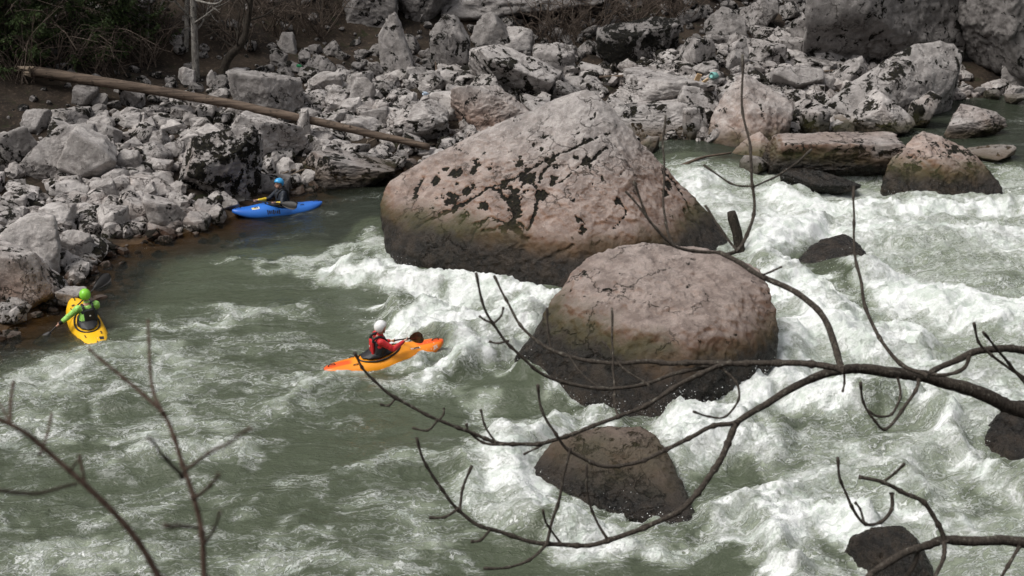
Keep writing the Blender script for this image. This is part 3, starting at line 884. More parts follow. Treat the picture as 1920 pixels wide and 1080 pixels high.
TRACED = [
 ([(1323, 262, 38.9), (1335, 220, 39.3), (1365, 165, 39.8), (1395, 136, 40.0), (1425, 158, 39.8), (1488, 193, 39.5), (1485, 225, 39.0), (1450, 268, 38.5)], [(1325, 270), (1400, 284), (1455, 273)], [(1405, 200, 38.7), (1385, 250, 38.4)],
  1.2, .35, (.5, .12, .30, 1.0), 'tall smooth tent-shaped boulder with a warm brown foot'),
 ([(1655, 335, 35.0), (1668, 300, 35.3), (1700, 270, 35.6), (1732, 246, 35.8), (1765, 257, 35.7), (1800, 274, 35.6), (1840, 303, 35.3), (1870, 335, 35.0), (1879, 355, 34.8)], [(1655, 358), (1720, 368), (1800, 368), (1879, 363)], [(1745, 300, 34.9), (1800, 318, 34.8), (1700, 320, 34.9)],
  1.1, .1, (.75, .36, .34, 1.05), 'big brown-topped boulder with black streaks at the weir'),
 ([(1548, 190, 41.0), (1600, 150, 41.5), (1660, 115, 42.0), (1720, 82, 42.5), (1770, 78, 42.8), (1806, 95, 42.8), (1800, 130, 42.3), (1780, 170, 42.0), (1735, 192, 41.5), (1640, 222, 40.8), (1590, 224, 40.6)], [(1560, 208), (1600, 226), (1700, 216)], [(1680, 150, 41.2)],
  1.2, .5, (.05, .34, .0, .85), 'great tilted grey slab rising to the cliff'),
 ([(1368, 292, 37.7), (1395, 262, 38.0), (1425, 246, 38.1), (1440, 262, 38.0), (1457, 300, 37.6)], [(1366, 302), (1420, 308), (1459, 306)], [(1425, 280, 37.5)],
  .6, .2, (.7, .05, .22, 1.1), 'pointed pinkish rock standing in the spill of water'),
]
for k, (ol, feet, inn, back, zf, col, lab) in enumerate(TRACED):
    o_, V_, F_ = traced_rock('boulder', ol, feet, inn, back, 6, 80, 0.085, 141 + k, col, lab, deep=0.8, zfoot=zf)
    lo, hi = V_.min(0), V_.max(0)
    FOOT.append(((lo[0] + hi[0]) / 2, (lo[1] + hi[1]) / 2, .42 * (hi[0] - lo[0]), .42 * (hi[1] - lo[1])))
    MARKS.append(((lo[0] + hi[0]) / 2, (lo[1] + hi[1]) / 2, lab))
for n, (x0, y0, x1, y1, br, li, we, al, ti, lab) in enumerate(BANK):
    w, h = x1 - x0, y1 - y0
    g = hit((x0 + x1) / 2, y1 - 0.12 * h)
    if lab and 'roofing' in lab: g = at_y(1902, 96, 45.0)
    k = zc(g) / FPX
    W = w * k
    vis = h * k
    loc = math.atan2(CAM_H - g[2], g[1])
    D = min(0.85 * W, 0.62 * vis / math.sin(loc))
    if lab and 'roofing' in lab: D = 5.0
    Hh = max(0.3 * W, (vis - 0.45 * D * math.sin(loc)) / math.cos(loc))
    sub = 6 if W > 1.8 else 5
    rnd = (n * 37 % 10) / 10
    V, F = random_rock(sub, 100 + n, planes=8 + n % 7, k=45 + 80 * rnd, amp=0.085 + 0.05 * rnd, tilt=ti, pre=(W, D, Hh))
    Rz = 0.64 * Hh
    V = V * [W / 2 * 1.04, D / 2, Rz]
    base = np.array([g[0], g[1] + D * 0.42, g[2]])
    V = V + [0, 0, Hh - Rz]
    me = mesh_np('boulder', V, F)
    o = link('boulder' if W > 0.9 else 'rock', me, rock_mat)
    o.location = base
    o.color = (br, li, we + (0.21 if we > 0 and base[0] > 4 and base[1] > 36.5 and we < .3 else 0), al)
    z = zone_of(x0, y0)
    if lab:
        tag(o, lab, 'boulder')
        if len(lab.split()) <= 14: MARKS.append((base[0], base[1], lab))
    else: LOOSE.append((o, base, W / 2, br, li, al, z))
    FOOT.append((base[0], base[1], 0.45 * W, 0.45 * D))

# --- loose rocks between them: individuals first, the smallest as one mass of rubble
rs = np.random.RandomState(5)
cand = []
tries = 0
KAYAK_AT = [at_z(521, 396)[:2], at_z(166, 617)[:2]]
FA = np.array(FOOT)
def free(x, y, r, fac=0.85):
    return not np.any(((x - FA[:, 0]) / (FA[:, 2] * fac + r * .6)) ** 2 + ((y - FA[:, 1]) / (FA[:, 3] * fac + r * .6)) ** 2 < 1)
px_ok = lambda p: True
while len(cand) < 195 and tries < 20000:
    tries += 1
    x = rs.uniform(-13, 20); y = rs.uniform(23, 52)
    d = float(shore_dist(np.array([x]), np.array([y]))[0])
    if d < 0.1 or d > 11: continue
    r = float(np.clip(rs.lognormal(-1.25, 0.42), 0.15, 0.55))
    if x < -2 and d > 7 and rs.rand() < 0.6: continue
    if not free(x, y, r) or any(math.hypot(x - kx, y - ky) < 1.5 for kx, ky in KAYAK_AT): continue
    if any((x - c[0]) ** 2 + (y - c[1]) ** 2 < (0.75 * (r + c[2])) ** 2 for c in cand): continue
    # inside the frame?
    z = float(ground(np.array([x]), np.array([y]))[0])
    dep = y * CP + (CAM_H - z) * SP
    u = 960 + FPX * x / dep
    v = 540 - FPX * (y * SP - (CAM_H - z) * CP) / dep
    if not (-60 < u < 1980 and -30 < v < 640): continue
    cand.append((x, y, r, z, u, v, d))
LIB = []
for s in range(12):
    V, F = random_rock(4, 700 + s, planes=7 + s % 6, k=45 + 6 * s, amp=0.095)
    me = mesh_np('rock', V, F); me.materials.append(rock_mat)
    LIB.append(me)
for i, (x, y, r, z, u, v, d) in enumerate(cand):
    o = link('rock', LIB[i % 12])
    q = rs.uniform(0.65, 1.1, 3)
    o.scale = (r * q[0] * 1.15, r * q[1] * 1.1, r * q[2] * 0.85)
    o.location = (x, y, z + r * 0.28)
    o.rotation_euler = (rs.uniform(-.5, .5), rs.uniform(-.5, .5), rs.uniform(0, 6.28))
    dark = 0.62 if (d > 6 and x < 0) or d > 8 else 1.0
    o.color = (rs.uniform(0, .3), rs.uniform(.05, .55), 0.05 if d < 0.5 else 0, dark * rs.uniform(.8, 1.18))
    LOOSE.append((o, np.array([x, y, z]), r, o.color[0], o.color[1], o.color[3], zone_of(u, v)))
# every loose rock is told apart by its look and by the landmark it lies beside
REFS = [('tall smooth white', 'the tall smooth white boulder'), ('rounded grey boulder with a dark', 'the pitted rounded grey boulder'), ('small round plain', 'the round plain grey boulder'), ('blotched with black', 'the lichen-blotched boulder'),
        ('long pale boulder sloping', 'the long sloping pale boulder'), ('big smooth grey boulder lying', 'the smooth grey boulder under the log'), ('upright pale slab', 'the upright pale slab'), ('big whitish rounded', 'the big whitish boulder'),
        ('low pinkish', 'the cracked pinkish boulder'), ('small smooth grey-white', 'the smooth rock at the brown shallows'), ('wedge-shaped pale', 'the wedge-shaped boulder'), ('squarish white', 'the squarish white boulder'),
        ('dark grey boulder at the foot', 'the dark grey boulder'), ('long pinkish-white', 'the long pinkish-white slab'), ('small white rock above', 'the white rock above the log'), ('small cream', 'the cream rock by the leaning trunk'),
        ('long mossy brown', 'the long mossy rock'), ('upright pillar', 'the pillar-like block'), ('dark tall block', 'the dark tall block'), ('broad pale boulder', 'the broad peppered boulder'), ('brownish boulder with dark pits', 'the brownish pitted boulder'),
        ('smooth bright white', 'the bright white block'), ('pale cone', 'the cone-shaped boulder'), ('long pale boulder with black', 'the fissured long boulder'), ('long flat grey', 'the layered flat boulder'), ('dark mossy', 'the dark mossy boulder'),
        ('tall smooth tent', 'the tent-shaped boulder'), ('angular grey block', 'the angular grey block'), ('great tilted', 'the great tilted slab'), ('bright pale boulder', 'the bright boulder at the dark channel'), ('long low brown', 'the long low rock at the weir'),
        ('pointed pinkish', 'the pointed pinkish rock'), ('rounded grey boulder high', 'the high rounded grey boulder'), ('dark grey block at the top', 'the dark block at the slope top'), ('broad grey outcrop', 'the broad grey outcrop'),
        ('massive grey', 'the massive cliff block'), ('grey block at the mouth', 'the dark hollow'), ('rounded pale boulder with a shadowed', 'the hollow-footed pale boulder'), ('small pale rock with dark', 'the spotted rock at the blue bow')]
refs = [(mx, my, r) for mx, my, lb in MARKS for key, r in REFS if lb.startswith(key)or key in lb]
for o, b, r, br, li, al, z in LOOSE:
    near = sorted(refs, key=lambda q: (q[0] - b[0]) ** 2 + (q[1] - b[1]) ** 2)[:2]
    size = 'small' if r < .24 else 'fist-to-head sized' if r < 0 else 'medium' if r < .42 else 'large'
    tone = 'whitish' if al > 1.04 else 'dark grey' if al < .7 else 'grey'
    ext = 'black-spotted ' if li > .27 else 'plain ' if li < .08 else 'lightly speckled '
    warm = 'warm-tinted ' if br > .17 else ''
    n0, n1 = near[0][2], near[1][2]
    rel = 'between ' + n0 + ' and ' + n1 if abs(math.hypot(near[0][0] - b[0], near[0][1] - b[1]) - math.hypot(near[1][0] - b[0], near[1][1] - b[1])) < .8 else \
          ('above ' if b[1] > near[0][1] + .4 else 'below ' if b[1] < near[0][1] - .4 else 'beside ') + n0
    lab = size + ' ' + ext + warm + tone + ' rock ' + rel
    if len(lab.split()) > 16: lab = size + ' ' + ext + tone + ' rock beside ' + n0
    tag(o, lab, 'rock', 'loose rocks of the far bank')
def rubble(name, count, rmin, rmax, dmin, dmax, seed, dark=1.0, xr=(-15, 22), inwater=False, bright=1.0, brown=.2):
    rs = np.random.RandomState(seed)
    bases = [random_rock(2, 900 + s, planes=7, k=60, amp=0.06) for s in range(8)]
    Vs, Fs, n0 = [], [], 0
    x = rs.uniform(xr[0], xr[1], count * 12); y = rs.uniform(22, 54, count * 12)
    d = shore_dist(x, y)
    ok = (d > dmin) & (d < dmax) & ~((x > 16) & (y > 45.3))
    for kx, ky in KAYAK_AT: ok &= np.hypot(x - kx, y - ky) > 1.45
    dn = fbm(np.stack([x * .5, y * .5, x * 0], -1) + 3, 3)
    ok &= rs.rand(len(x)) < np.clip(0.75 + 0.9 * dn, 0.15, 1) * np.where((x < -1) & (d > 7.5), 0.25, 1.0)
    x, y = x[ok][:count], y[ok][:count]
    z = ground(x, y)
    for i in range(len(x)):
        r = rmin + (rmax - rmin) * rs.rand() ** 2.2
        V, F = bases[i % 8]
        a = rs.uniform(0, 6.28); c, s = math.cos(a), math.sin(a)
        b = rs.uniform(-.7, .7); cb, sb = math.cos(b), math.sin(b)
        W = V * (r * rs.uniform(.7, 1.15, 3) * [1.15, 1, .8])
        W = np.stack([W[:, 0], W[:, 1] * cb - W[:, 2] * sb, W[:, 1] * sb + W[:, 2] * cb], -1)
        W = np.stack([W[:, 0] * c - W[:, 1] * s, W[:, 0] * s + W[:, 1] * c, W[:, 2]], -1) + [x[i], y[i], z[i] + r * 0.25]
        Vs.append(W); Fs.append(F + n0); n0 += len(W)
    me = mesh_np(name, np.concatenate(Vs), np.concatenate(Fs), False)
    o = link(name, me, rock_mat)
    o.color = (brown, 0.42, 0.0, bright)
    return o
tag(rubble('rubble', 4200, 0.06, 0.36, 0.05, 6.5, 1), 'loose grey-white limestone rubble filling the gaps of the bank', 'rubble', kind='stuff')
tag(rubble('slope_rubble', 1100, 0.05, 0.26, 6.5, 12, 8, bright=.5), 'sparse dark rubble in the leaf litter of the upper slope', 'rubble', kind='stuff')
tag(rubble('river_stones', 800, 0.06, 0.2, -2.6, 0.2, 2, xr=(-14, 3), bright=.42, brown=.9), 'brown stones on the bed of the clear shallows', 'stones', kind='stuff')
# ------------------------------------------------------------------ kayaks, paddlers, paddles
def plain(name, col, rough=0.5, var=0.12, scale=8.0, bump=0.15, spec=0.45):
    m = NT(name)
    P = m.n('ShaderNodeTexCoord').outputs['Object']
    n1 = m.noise(P, scale, 5, 0.6)
    n2 = m.noise(P, scale * 9, 3, 0.6)
    dark = tuple(c * (1 - 2 * var) for c in col)
    lite = tuple(min(1, c * (1 + var)) for c in col)
    c = m.mix(m.ramp(n1, 0.3, 0.7), dark, lite)
    return m.finish(c, rough, m.math('ADD', n1, m.math('MULTIPLY', n2, 0.3)), bump, 0.02, spec)
def hull_paint(name, mid, end, x0, x1, streak=None):
    m = NT(name)
    P = m.n('ShaderNodeTexCoord').outputs['Object']
    sx = m.n('ShaderNodeSeparateXYZ', Vector=P)
    n = m.noise(P, 3.0, 4, 0.6)
    a = m.math('ADD', m.math('ABSOLUTE', sx.outputs[0]), m.math('MULTIPLY', m.math('SUBTRACT', n, 0.5), 0.5))
    c = m.mix(m.ramp(a, x0, x1), mid, end)
    if streak:
        b = m.math('MULTIPLY', m.ramp(m.math('ABSOLUTE', sx.outputs[1]), 0.10, 0.06), m.ramp(m.math('ABSOLUTE', sx.outputs[0]), 0.62, 0.74))
        b = m.math('MULTIPLY', b, m.ramp(sx.outputs[2], 0.10, 0.14))
        c = m.mix(b, c, streak)
    sc = m.noise(m.vmath('MULTIPLY', P, (2, 30, 30)), 3.0, 5, 0.7)
    c = m.mix(m.ramp(sc, 0.62, 0.78, 0, 0.25), c, (0.75, 0.7, 0.62))
    return m.finish(c, m.ramp(sc, 0.4, 0.7, 0.28, 0.5), sc, 0.05, 0.01, 0.5)
MAT = {
    'skin': plain('skin', (0.52, 0.30, 0.22), 0.5, 0.08), 'black': plain('black_neoprene', (0.014, 0.014, 0.016), 0.55, 0.2),
    'red': plain('red_fabric', (0.52, 0.018, 0.022), 0.55, 0.15, 14, 0.4), 'lime': plain('lime_fabric', (0.33, 0.66, 0.14), 0.55, 0.15, 14, 0.4),
    'navy': plain('dark_navy_fabric', (0.018, 0.024, 0.036), 0.6, 0.2, 14, 0.4), 'yellow': plain('yellow_fabric', (0.74, 0.52, 0.03), 0.55, 0.15, 14, 0.4),
    'white': plain('white_shell', (0.78, 0.78, 0.78), 0.3, 0.04), 'green': plain('lime_shell', (0.24, 0.62, 0.05), 0.3, 0.06), 'blue': plain('sky_blue_shell', (0.05, 0.33, 0.66), 0.3, 0.06),
    'grey': plain('grey_fabric', (0.42, 0.42, 0.44), 0.6, 0.1), 'carbon': plain('carbon_blade', (0.012, 0.010, 0.009), 0.55, 0.3), 'amber': plain('brown_carbon_blade', (0.030, 0.015, 0.006), 0.22, 0.3),
    'orange_boat': hull_paint('orange_kayak_plastic', (0.87, 0.32, 0.014), (0.84, 0.20, 0.01), 0.3, 1.2, (0.80, 0.10, 0.012)),
    'yellow_boat': hull_paint('yellow_kayak_plastic', (0.84, 0.46, 0.012), (0.86, 0.50, 0.015), 0.4, 1.2),
    'blue_boat': hull_paint('blue_kayak_plastic', (0.030, 0.17, 0.60), (0.022, 0.13, 0.52), 0.4, 1.2),
    'mark': plain('white_print', (0.72, 0.72, 0.70), 0.5, 0.1), 'markdark': plain('dark_print', (0.02, 0.02, 0.03), 0.5, 0.1), 'markyel': plain('yellow_print', (0.8, 0.6, 0.08), 0.5, 0.1),
}
def pieces_mesh(name, pieces, voxel=0.0, smooth=2):
    """each piece is a list of (centre, radii): the hull of those ellipsoids; all pieces fused into one skin"""
    bm = bmesh.new()
    D, _ = ico(2)
    for pc in pieces:
        vs = []
        for c, r in pc:
            r = (r, r, r) if np.isscalar(r) else r
            for p in D * np.array(r) + np.array(c): vs.append(bm.verts.new(p))
        res = bmesh.ops.convex_hull(bm, input=vs)
        bmesh.ops.delete(bm, geom=[g for g in res['geom_interior'] if isinstance(g, bmesh.types.BMVert)], context='VERTS')
    me = bpy.data.meshes.new(name)
    bm.to_mesh(me); bm.free()
    if voxel:
        o = bpy.data.objects.new('tmp', me)
        C.objects.link(o)
        md = o.modifiers.new('r', 'REMESH'); md.mode = 'VOXEL'; md.voxel_size = voxel
        ms = o.modifiers.new('s', 'SMOOTH'); ms.factor = 0.5; ms.iterations = smooth
        dg = bpy.context.evaluated_depsgraph_get()
        me2 = bpy.data.meshes.new_from_object(o.evaluated_get(dg))
        bpy.data.objects.remove(o)
        bpy.data.meshes.remove(me)
        me = me2
        me.name = name
    me.polygons.foreach_set('use_smooth', np.full(len(me.polygons), True, dtype=bool))
    return me
def wrinkle(me, amp, seed):
    n = len(me.vertices)
    co = np.empty(n * 3, np.float32); no = np.empty(n * 3, np.float32)
    me.vertices.foreach_get('co', co); me.vertices.foreach_get('normal', no)
    co = co.reshape(-1, 3); no = no.reshape(-1, 3)
    d = fbm(co * [14, 14, 9] + seed, 3, ridged=True)
    me.vertices.foreach_set('co', (co + no * (d * amp)[:, None]).astype(np.float32).ravel())
    me.update()
    return me
L_, HW, ZB = 1.22, 0.325, -0.13
def hull_sec(x):
    t = abs(x) / L_
    w = HW * max(0.0, 1 - t ** 2.6) ** 0.60 + 0.012
    zb = ZB + 0.23 * t ** 3.2
    zt = 0.17 + 0.07 * math.exp(-((x - 0.32) / 0.32) ** 2) + 0.05 * t ** 2 - 0.05 * (t ** 8) - (0.03 if x < -0.4 else 0) * min(1, (-x - .4) / .3)
    return w, zb, max(zt, zb + 0.05)
def kayak(label, mat, loc, head, roll=0, pitch=0, marks=()):
    root = empty('kayak', loc)
    root.rotation_euler = (roll, pitch, head)
    tag(root, label, 'kayak', 'river kayaks')
    xs = np.sin(np.linspace(-1, 1, 61) * math.pi / 2) * L_
    prof = [(0, 1.0), (.35, .985), (.68, .88), (.86, .72), (.97, .48), (1.0, .30), (.97, .16), (.78, .04), (.4, 0.0), (0, 0.0)]   # (half width, height 1=deck)
    ring = prof + [(-a, b) for a, b in prof[-2:0:-1]]
    V, F = [], []
    for x in xs:
        w, zb, zt = hull_sec(x)
        for a, b in ring:
            V.append((x, a * w, zb + (zt - zb) * b))
    n = len(ring)
    for i in range(len(xs) - 1):
        for j in range(n):
            F.append((i * n + j, i * n + (j + 1) % n, (i + 1) * n + (j + 1) % n, (i + 1) * n + j))
    me = bpy.data.meshes.new('hull')
    me.from_pydata(V, [], F + [tuple(range(n)), tuple(range((len(xs) - 1) * n, len(xs) * n))[::-1]])
    me.polygons.foreach_set('use_smooth', np.full(len(me.polygons), True, dtype=bool))
    hull = link('hull', me, MAT[mat], root)
    # cockpit rim
    rim = Tubes()
    th = np.linspace(0, 2 * math.pi, 37)
    def deck(x): return hull_sec(x)[2]
    pts = [(-0.10 + 0.43 * math.cos(a), 0.245 * math.sin(a), deck(-0.10 + 0.43 * math.cos(a)) + 0.012 - 0.03 * abs(math.sin(a))) for a in th]
    rim.add(pts, 0.018, 6, False)
    link('cockpit_rim', rim.build('cockpit_rim'), MAT['black'], root)
    for xh, s in ((1.06, 1), (-1.06, -1)):                     # grab loops
        g = Tubes()
        z0 = deck(xh) - .005
        g.add(catmull([(xh - .07, 0, z0), (xh - .05, 0, z0 + .035), (xh + .05, 0, z0 + .035), (xh + .07, 0, z0)], 5), 0.011, 6)
        link('grab_loop', g.build('grab_loop'), MAT['markdark'], root)
    for xh in (0.62, -0.62):
        for sy in (1, -1):
            d = Tubes()
            w = hull_sec(xh)[0]
            z0 = deck(xh) - 0.02
            d.add(catmull([(xh - .05, sy * w * .52, z0 + .012), (xh, sy * w * .56, z0 + .028), (xh + .05, sy * w * .52, z0 + .012)], 4), 0.010, 5)
            link('deck_fitting', d.build('deck_fitting'), MAT['markdark'], root)
    marks = [q for mk_ in marks for q in ([mk_] if mk_[5] != 'lettering' else [(mk_[0] + mk_[2] * (i - 3) / 7, mk_[1], mk_[2] / 7 * (.55 + .25 * (i % 2)), mk_[3] * (.7 + .3 * (i % 3 == 0)), mk_[4], 'letter') for i in range(7)])]
    for (x, u, w_, h_, mk, nm) in marks:                       # flat prints on the shell; u runs from deck centre (0) to chine (1)
        bmv, bmf = [], []
        nseg = 3
        sgn = 1 if u > 0 else -1
        for i in range(nseg + 1):
            xx = x - w_ / 2 + w_ * i / nseg
            for e in (-.5, .5):
                t = abs(u) + e * h_
                k = np.interp(t, [0, .35, .68, .86, .97, 1.06, 1.2], range(7))
                a0 = np.interp(k, range(7), [0, .35, .68, .86, .97, 1.0, .97]); b0 = np.interp(k, range(7), [1, .985, .88, .72, .48, .30, .16])
                ww, zb, zt = hull_sec(xx)
                bmv.append((xx, sgn * (a0 * ww + .004), zb + (zt - zb) * b0 + .005))
        for i in range(nseg):
            bmf.append((2 * i, 2 * i + 1, 2 * i + 3, 2 * i + 2))
        mm = bpy.data.meshes.new(nm); mm.from_pydata(bmv, [], bmf)
        link(nm, mm, MAT[mk], hull)
    return root
def hand_pieces(p, axis, u, wrist):
    """a fist closed round a shaft at p; u points from the shaft to the palm"""
    p = np.array(p, float); axis = np.array(axis, float); axis /= np.linalg.norm(axis)
    u = np.array(u, float); u -= axis * (u @ axis); u /= np.linalg.norm(u)
    v = np.cross(axis, u)
    out = [[(p + u * .030 + axis * .030, .017), (p + u * .030 - axis * .030, .016), (p + u * .052 + axis * .018, .019), (p + u * .052 - axis * .016, .018)],
           [(p + u * .055, .022), (wrist, .025)]]
    for kk, (off, ln, r) in enumerate([(-.034, 3.0, .0085), (-.012, 3.4, .0095), (.011, 3.5, .0098), (.033, 3.2, .0092)]):
        ch = [p + axis * off + (.026) * (math.cos(f) * u + math.sin(f) * v) for f in np.linspace(0.1, ln, 5)]
        out += [[(ch[i], r * (1 - .06 * i)), (ch[i + 1], r * (1 - .06 * (i + 1)))] for i in range(4)]
    tb = [p + axis * .040 + u * .038, p + axis * .046 + u * .020 - v * .022, p + axis * .036 - u * .008 - v * .028]
    out += [[(tb[0], .012), (tb[1], .0105)], [(tb[1], .0105), (tb[2], .009)]]
    return out
def paddler(label, loc, rot, lh, rh, yaw, helmet, vest, sleeve, cuff, vestback, lean=(0, 0), strap='black', elb=None):
    root = empty('person', loc)
    root.rotation_euler = rot
    tag(root, label, 'person', 'kayakers on the river')
    lx, ly = lean
    pel = np.array([-.16, 0, .10]); che = np.array([-.13 + lx, ly, .44]); nek = np.array([-.11 + lx * 1.25, ly * 1.2, .60]); hd = np.array([-.075 + lx * 1.35, ly * 1.3, .735])
    sh = {s: np.array([-.13 + lx, s * .19 + ly, .535]) for s in (1, -1)}
    hands = {1: np.array(lh, float), -1: np.array(rh, float)}
    ax = hands[-1] - hands[1]; ax /= np.linalg.norm(ax)
    body, slv, cuf = [], {1: [], -1: []}, {1: [], -1: []}
    body.append([(pel, (.13, .17, .11)), (che - [0, 0, .12], (.105, .15, .1))])
    body.append([(che - [0, 0, .12], (.105, .15, .1)), (che + [0, 0, .03], (.115, .175, .1))])
    body.append([(che + [0, 0, .06], (.08, .12, .06)), (nek, .06)])
    body.append([(nek - [0, 0, .02], .056), (hd - [.01, 0, .05], .055)])
    cy, sy = math.cos(yaw), math.sin(yaw)
    def hp(x, y, z): return hd + np.array([x * cy - y * sy, x * sy + y * cy, z])
    body.append([(hp(-.012, 0, .025), (.088, .078, .088)), (hp(.02, 0, -.035), (.066, .062, .075)), (hp(.045, 0, -.085), (.035, .038, .03))])
    body.append([(hp(.092, 0, .012), .010), (hp(.110, 0, -.022), .013)])                       # nose
    body.append([(hp(.082, .018, -.060), .009), (hp(.088, 0, -.060), .010), (hp(.082, -.018, -.060), .009)])   # mouth
    body.append([(hp(.078, .034, .030), .012), (hp(.078, -.034, .030), .012)])                # brow
    for s in (1, -1):
        body.append([(hp(-.005, s * .078, .0), (.020, .010, .030))])                           # ear
        body.append([(pel + [.06, s * .09, -.03], .085), ((.34, s * .15, .115), .062)])        # thigh, inside the boat
        body.append([((.34, s * .15, .115), .060), ((.66, s * .11, .0), .045)])
        h = hands[s]
        mid = (sh[s] + h) / 2
        out = np.array(elb[s]) if elb and s in elb else mid + np.array([-.06, s * .10, -.13])
        u = out - h; u = u / np.linalg.norm(u)
        wr = h + u * .085
        body += [[(sh[s], .055), (out, .042)], [(out, .042), (wr, .027)]]
        body += hand_pieces(h, ax, u, wr)
        slv[s] = [[(che + [0, s * .10, .05], .075), (sh[s], (.072, .068, .072))], [(sh[s], .072), (out, .056)], [(out, .056), (out + (wr - out) * .35, .051)]]
        cuf[s] = [[(out + (wr - out) * .30, .053), (out + (wr - out) * .92, .036)]]
    bm_ = link('body', pieces_mesh('body', body, 0.0062, 2), MAT['skin'], root)
    tors = [[(pel + [0, 0, .03], (.145, .185, .1)), (che, (.128, .185, .12))], [(che, (.128, .185, .12)), (che + [0, 0, .09], (.09, .16, .05))], [(nek - [0, 0, .05], (.075, .08, .04)), (nek + [.005, 0, .005], .066)]]
    link('jacket', wrinkle(pieces_mesh('jacket', tors, 0.009, 3), .004, 1), MAT[sleeve if strap == 'black' else strap], root)
    for s in (1, -1):
        link('sleeve', wrinkle(pieces_mesh('sleeve', slv[s], 0.008, 3), .007, 4 + s), MAT[sleeve], root)
        link('cuff', wrinkle(pieces_mesh('cuff', cuf[s], 0.008, 2), .004, 9 + s), MAT[cuff], root)
    # buoyancy vest: body, back panel, shoulder straps
    v = [[(pel + [0, 0, .08], (.17, .20, .06)), (che - [0, 0, .10], (.165, .195, .06))], [(che - [0, 0, .10], (.165, .195, .06)), (che + [0, 0, .05], (.150, .165, .045))]]
    vo = link('buoyancy_vest', wrinkle(pieces_mesh('buoyancy_vest', v, 0.01, 4), .004, 3), MAT[vest], root)
    bp = [[(che + [-.148, .085, .06], (.03, .03, .03)), (che + [-.148, -.085, .06], (.03, .03, .03)), (che + [-.165, .095, -.20], (.03, .035, .03)), (che + [-.165, -.095, -.20], (.03, .035, .03))]]
    link('back_panel', pieces_mesh('back_panel', bp, 0.009, 3), MAT[vestback], vo)
    for s in (1, -1):
        st = Tubes()
        st.add(catmull([che + [-.155, s * .085, .02], che + [-.115, s * .095, .135], che + [-.01, s * .095, .160], che + [.10, s * .09, .09], che + [.15, s * .08, -.04]], 5), [.026] * 21, 6)
        link('shoulder_strap', st.build('shoulder_strap'), MAT['black'], vo)
    bd = pieces_mesh('badge', [[(che + [-.197, 0, -.04], (.006, .018, .018))]])
    link('badge', bd, MAT['mark'], vo)
    sk = [[((-.14, 0, .205), (.35, .215, .02)), ((-.15, 0, .27), (.17, .19, .03))], [((.05, 0, .225), (.26, .17, .025)), ((-.15, 0, .25), (.17, .19, .03))]]
    link('spray_skirt', pieces_mesh('spray_skirt', sk, 0.012, 4), MAT['black'], root)
    # helmet: shell with a brim, ear covers and vents
    D, F = ico(4)
    V = D * [.134, .115, .128]
    x, y, z = V.T
    keepv = (z > 0.008 - 0.09 * sstep(.02, -.05, x) - 0.0 * x) & ~((x > .085) & (z < .03))
    Fk = [f for f in F.tolist() if all(keepv[i] for i in f)]
    usedv = sorted({i for f in Fk for i in f}); mp = {a: b for b, a in enumerate(usedv)}
    Rz = np.array([[cy, -sy, 0], [sy, cy, 0], [0, 0, 1]])
    HV = (V[usedv] @ Rz.T) + hp(-.010, 0, .040)
    hm = bpy.data.meshes.new('helmet'); hm.from_pydata(HV.tolist(), [], [tuple(mp[i] for i in f) for f in Fk])
    hm.polygons.foreach_set('use_smooth', np.full(len(hm.polygons), True, dtype=bool))
    ho = link('helmet', hm, MAT[helmet], root)
    sm = ho.modifiers.new('thick', 'SOLIDIFY'); sm.thickness = 0.012
    for (vx, vy, vz) in [(.02, .05, .145), (.02, -.05, .145), (-.07, .04, .125), (-.07, -.04, .125)]:
        link('vent', pieces_mesh('vent', [[(hp(vx - .012, vy, vz - .002), (.004, .006, .004)), (hp(vx + .012, vy, vz + .002), (.004, .006, .004))]]), MAT['markdark'], ho)
    cs = Tubes()
    cs.add(catmull([hp(.0, .084, .01), hp(.03, .06, -.08), hp(.045, 0, -.118), hp(.03, -.06, -.08), hp(.0, -.084, .01)], 5), .007, 5)
    link('chin_strap', cs.build('chin_strap'), MAT['black'], ho)
    return root
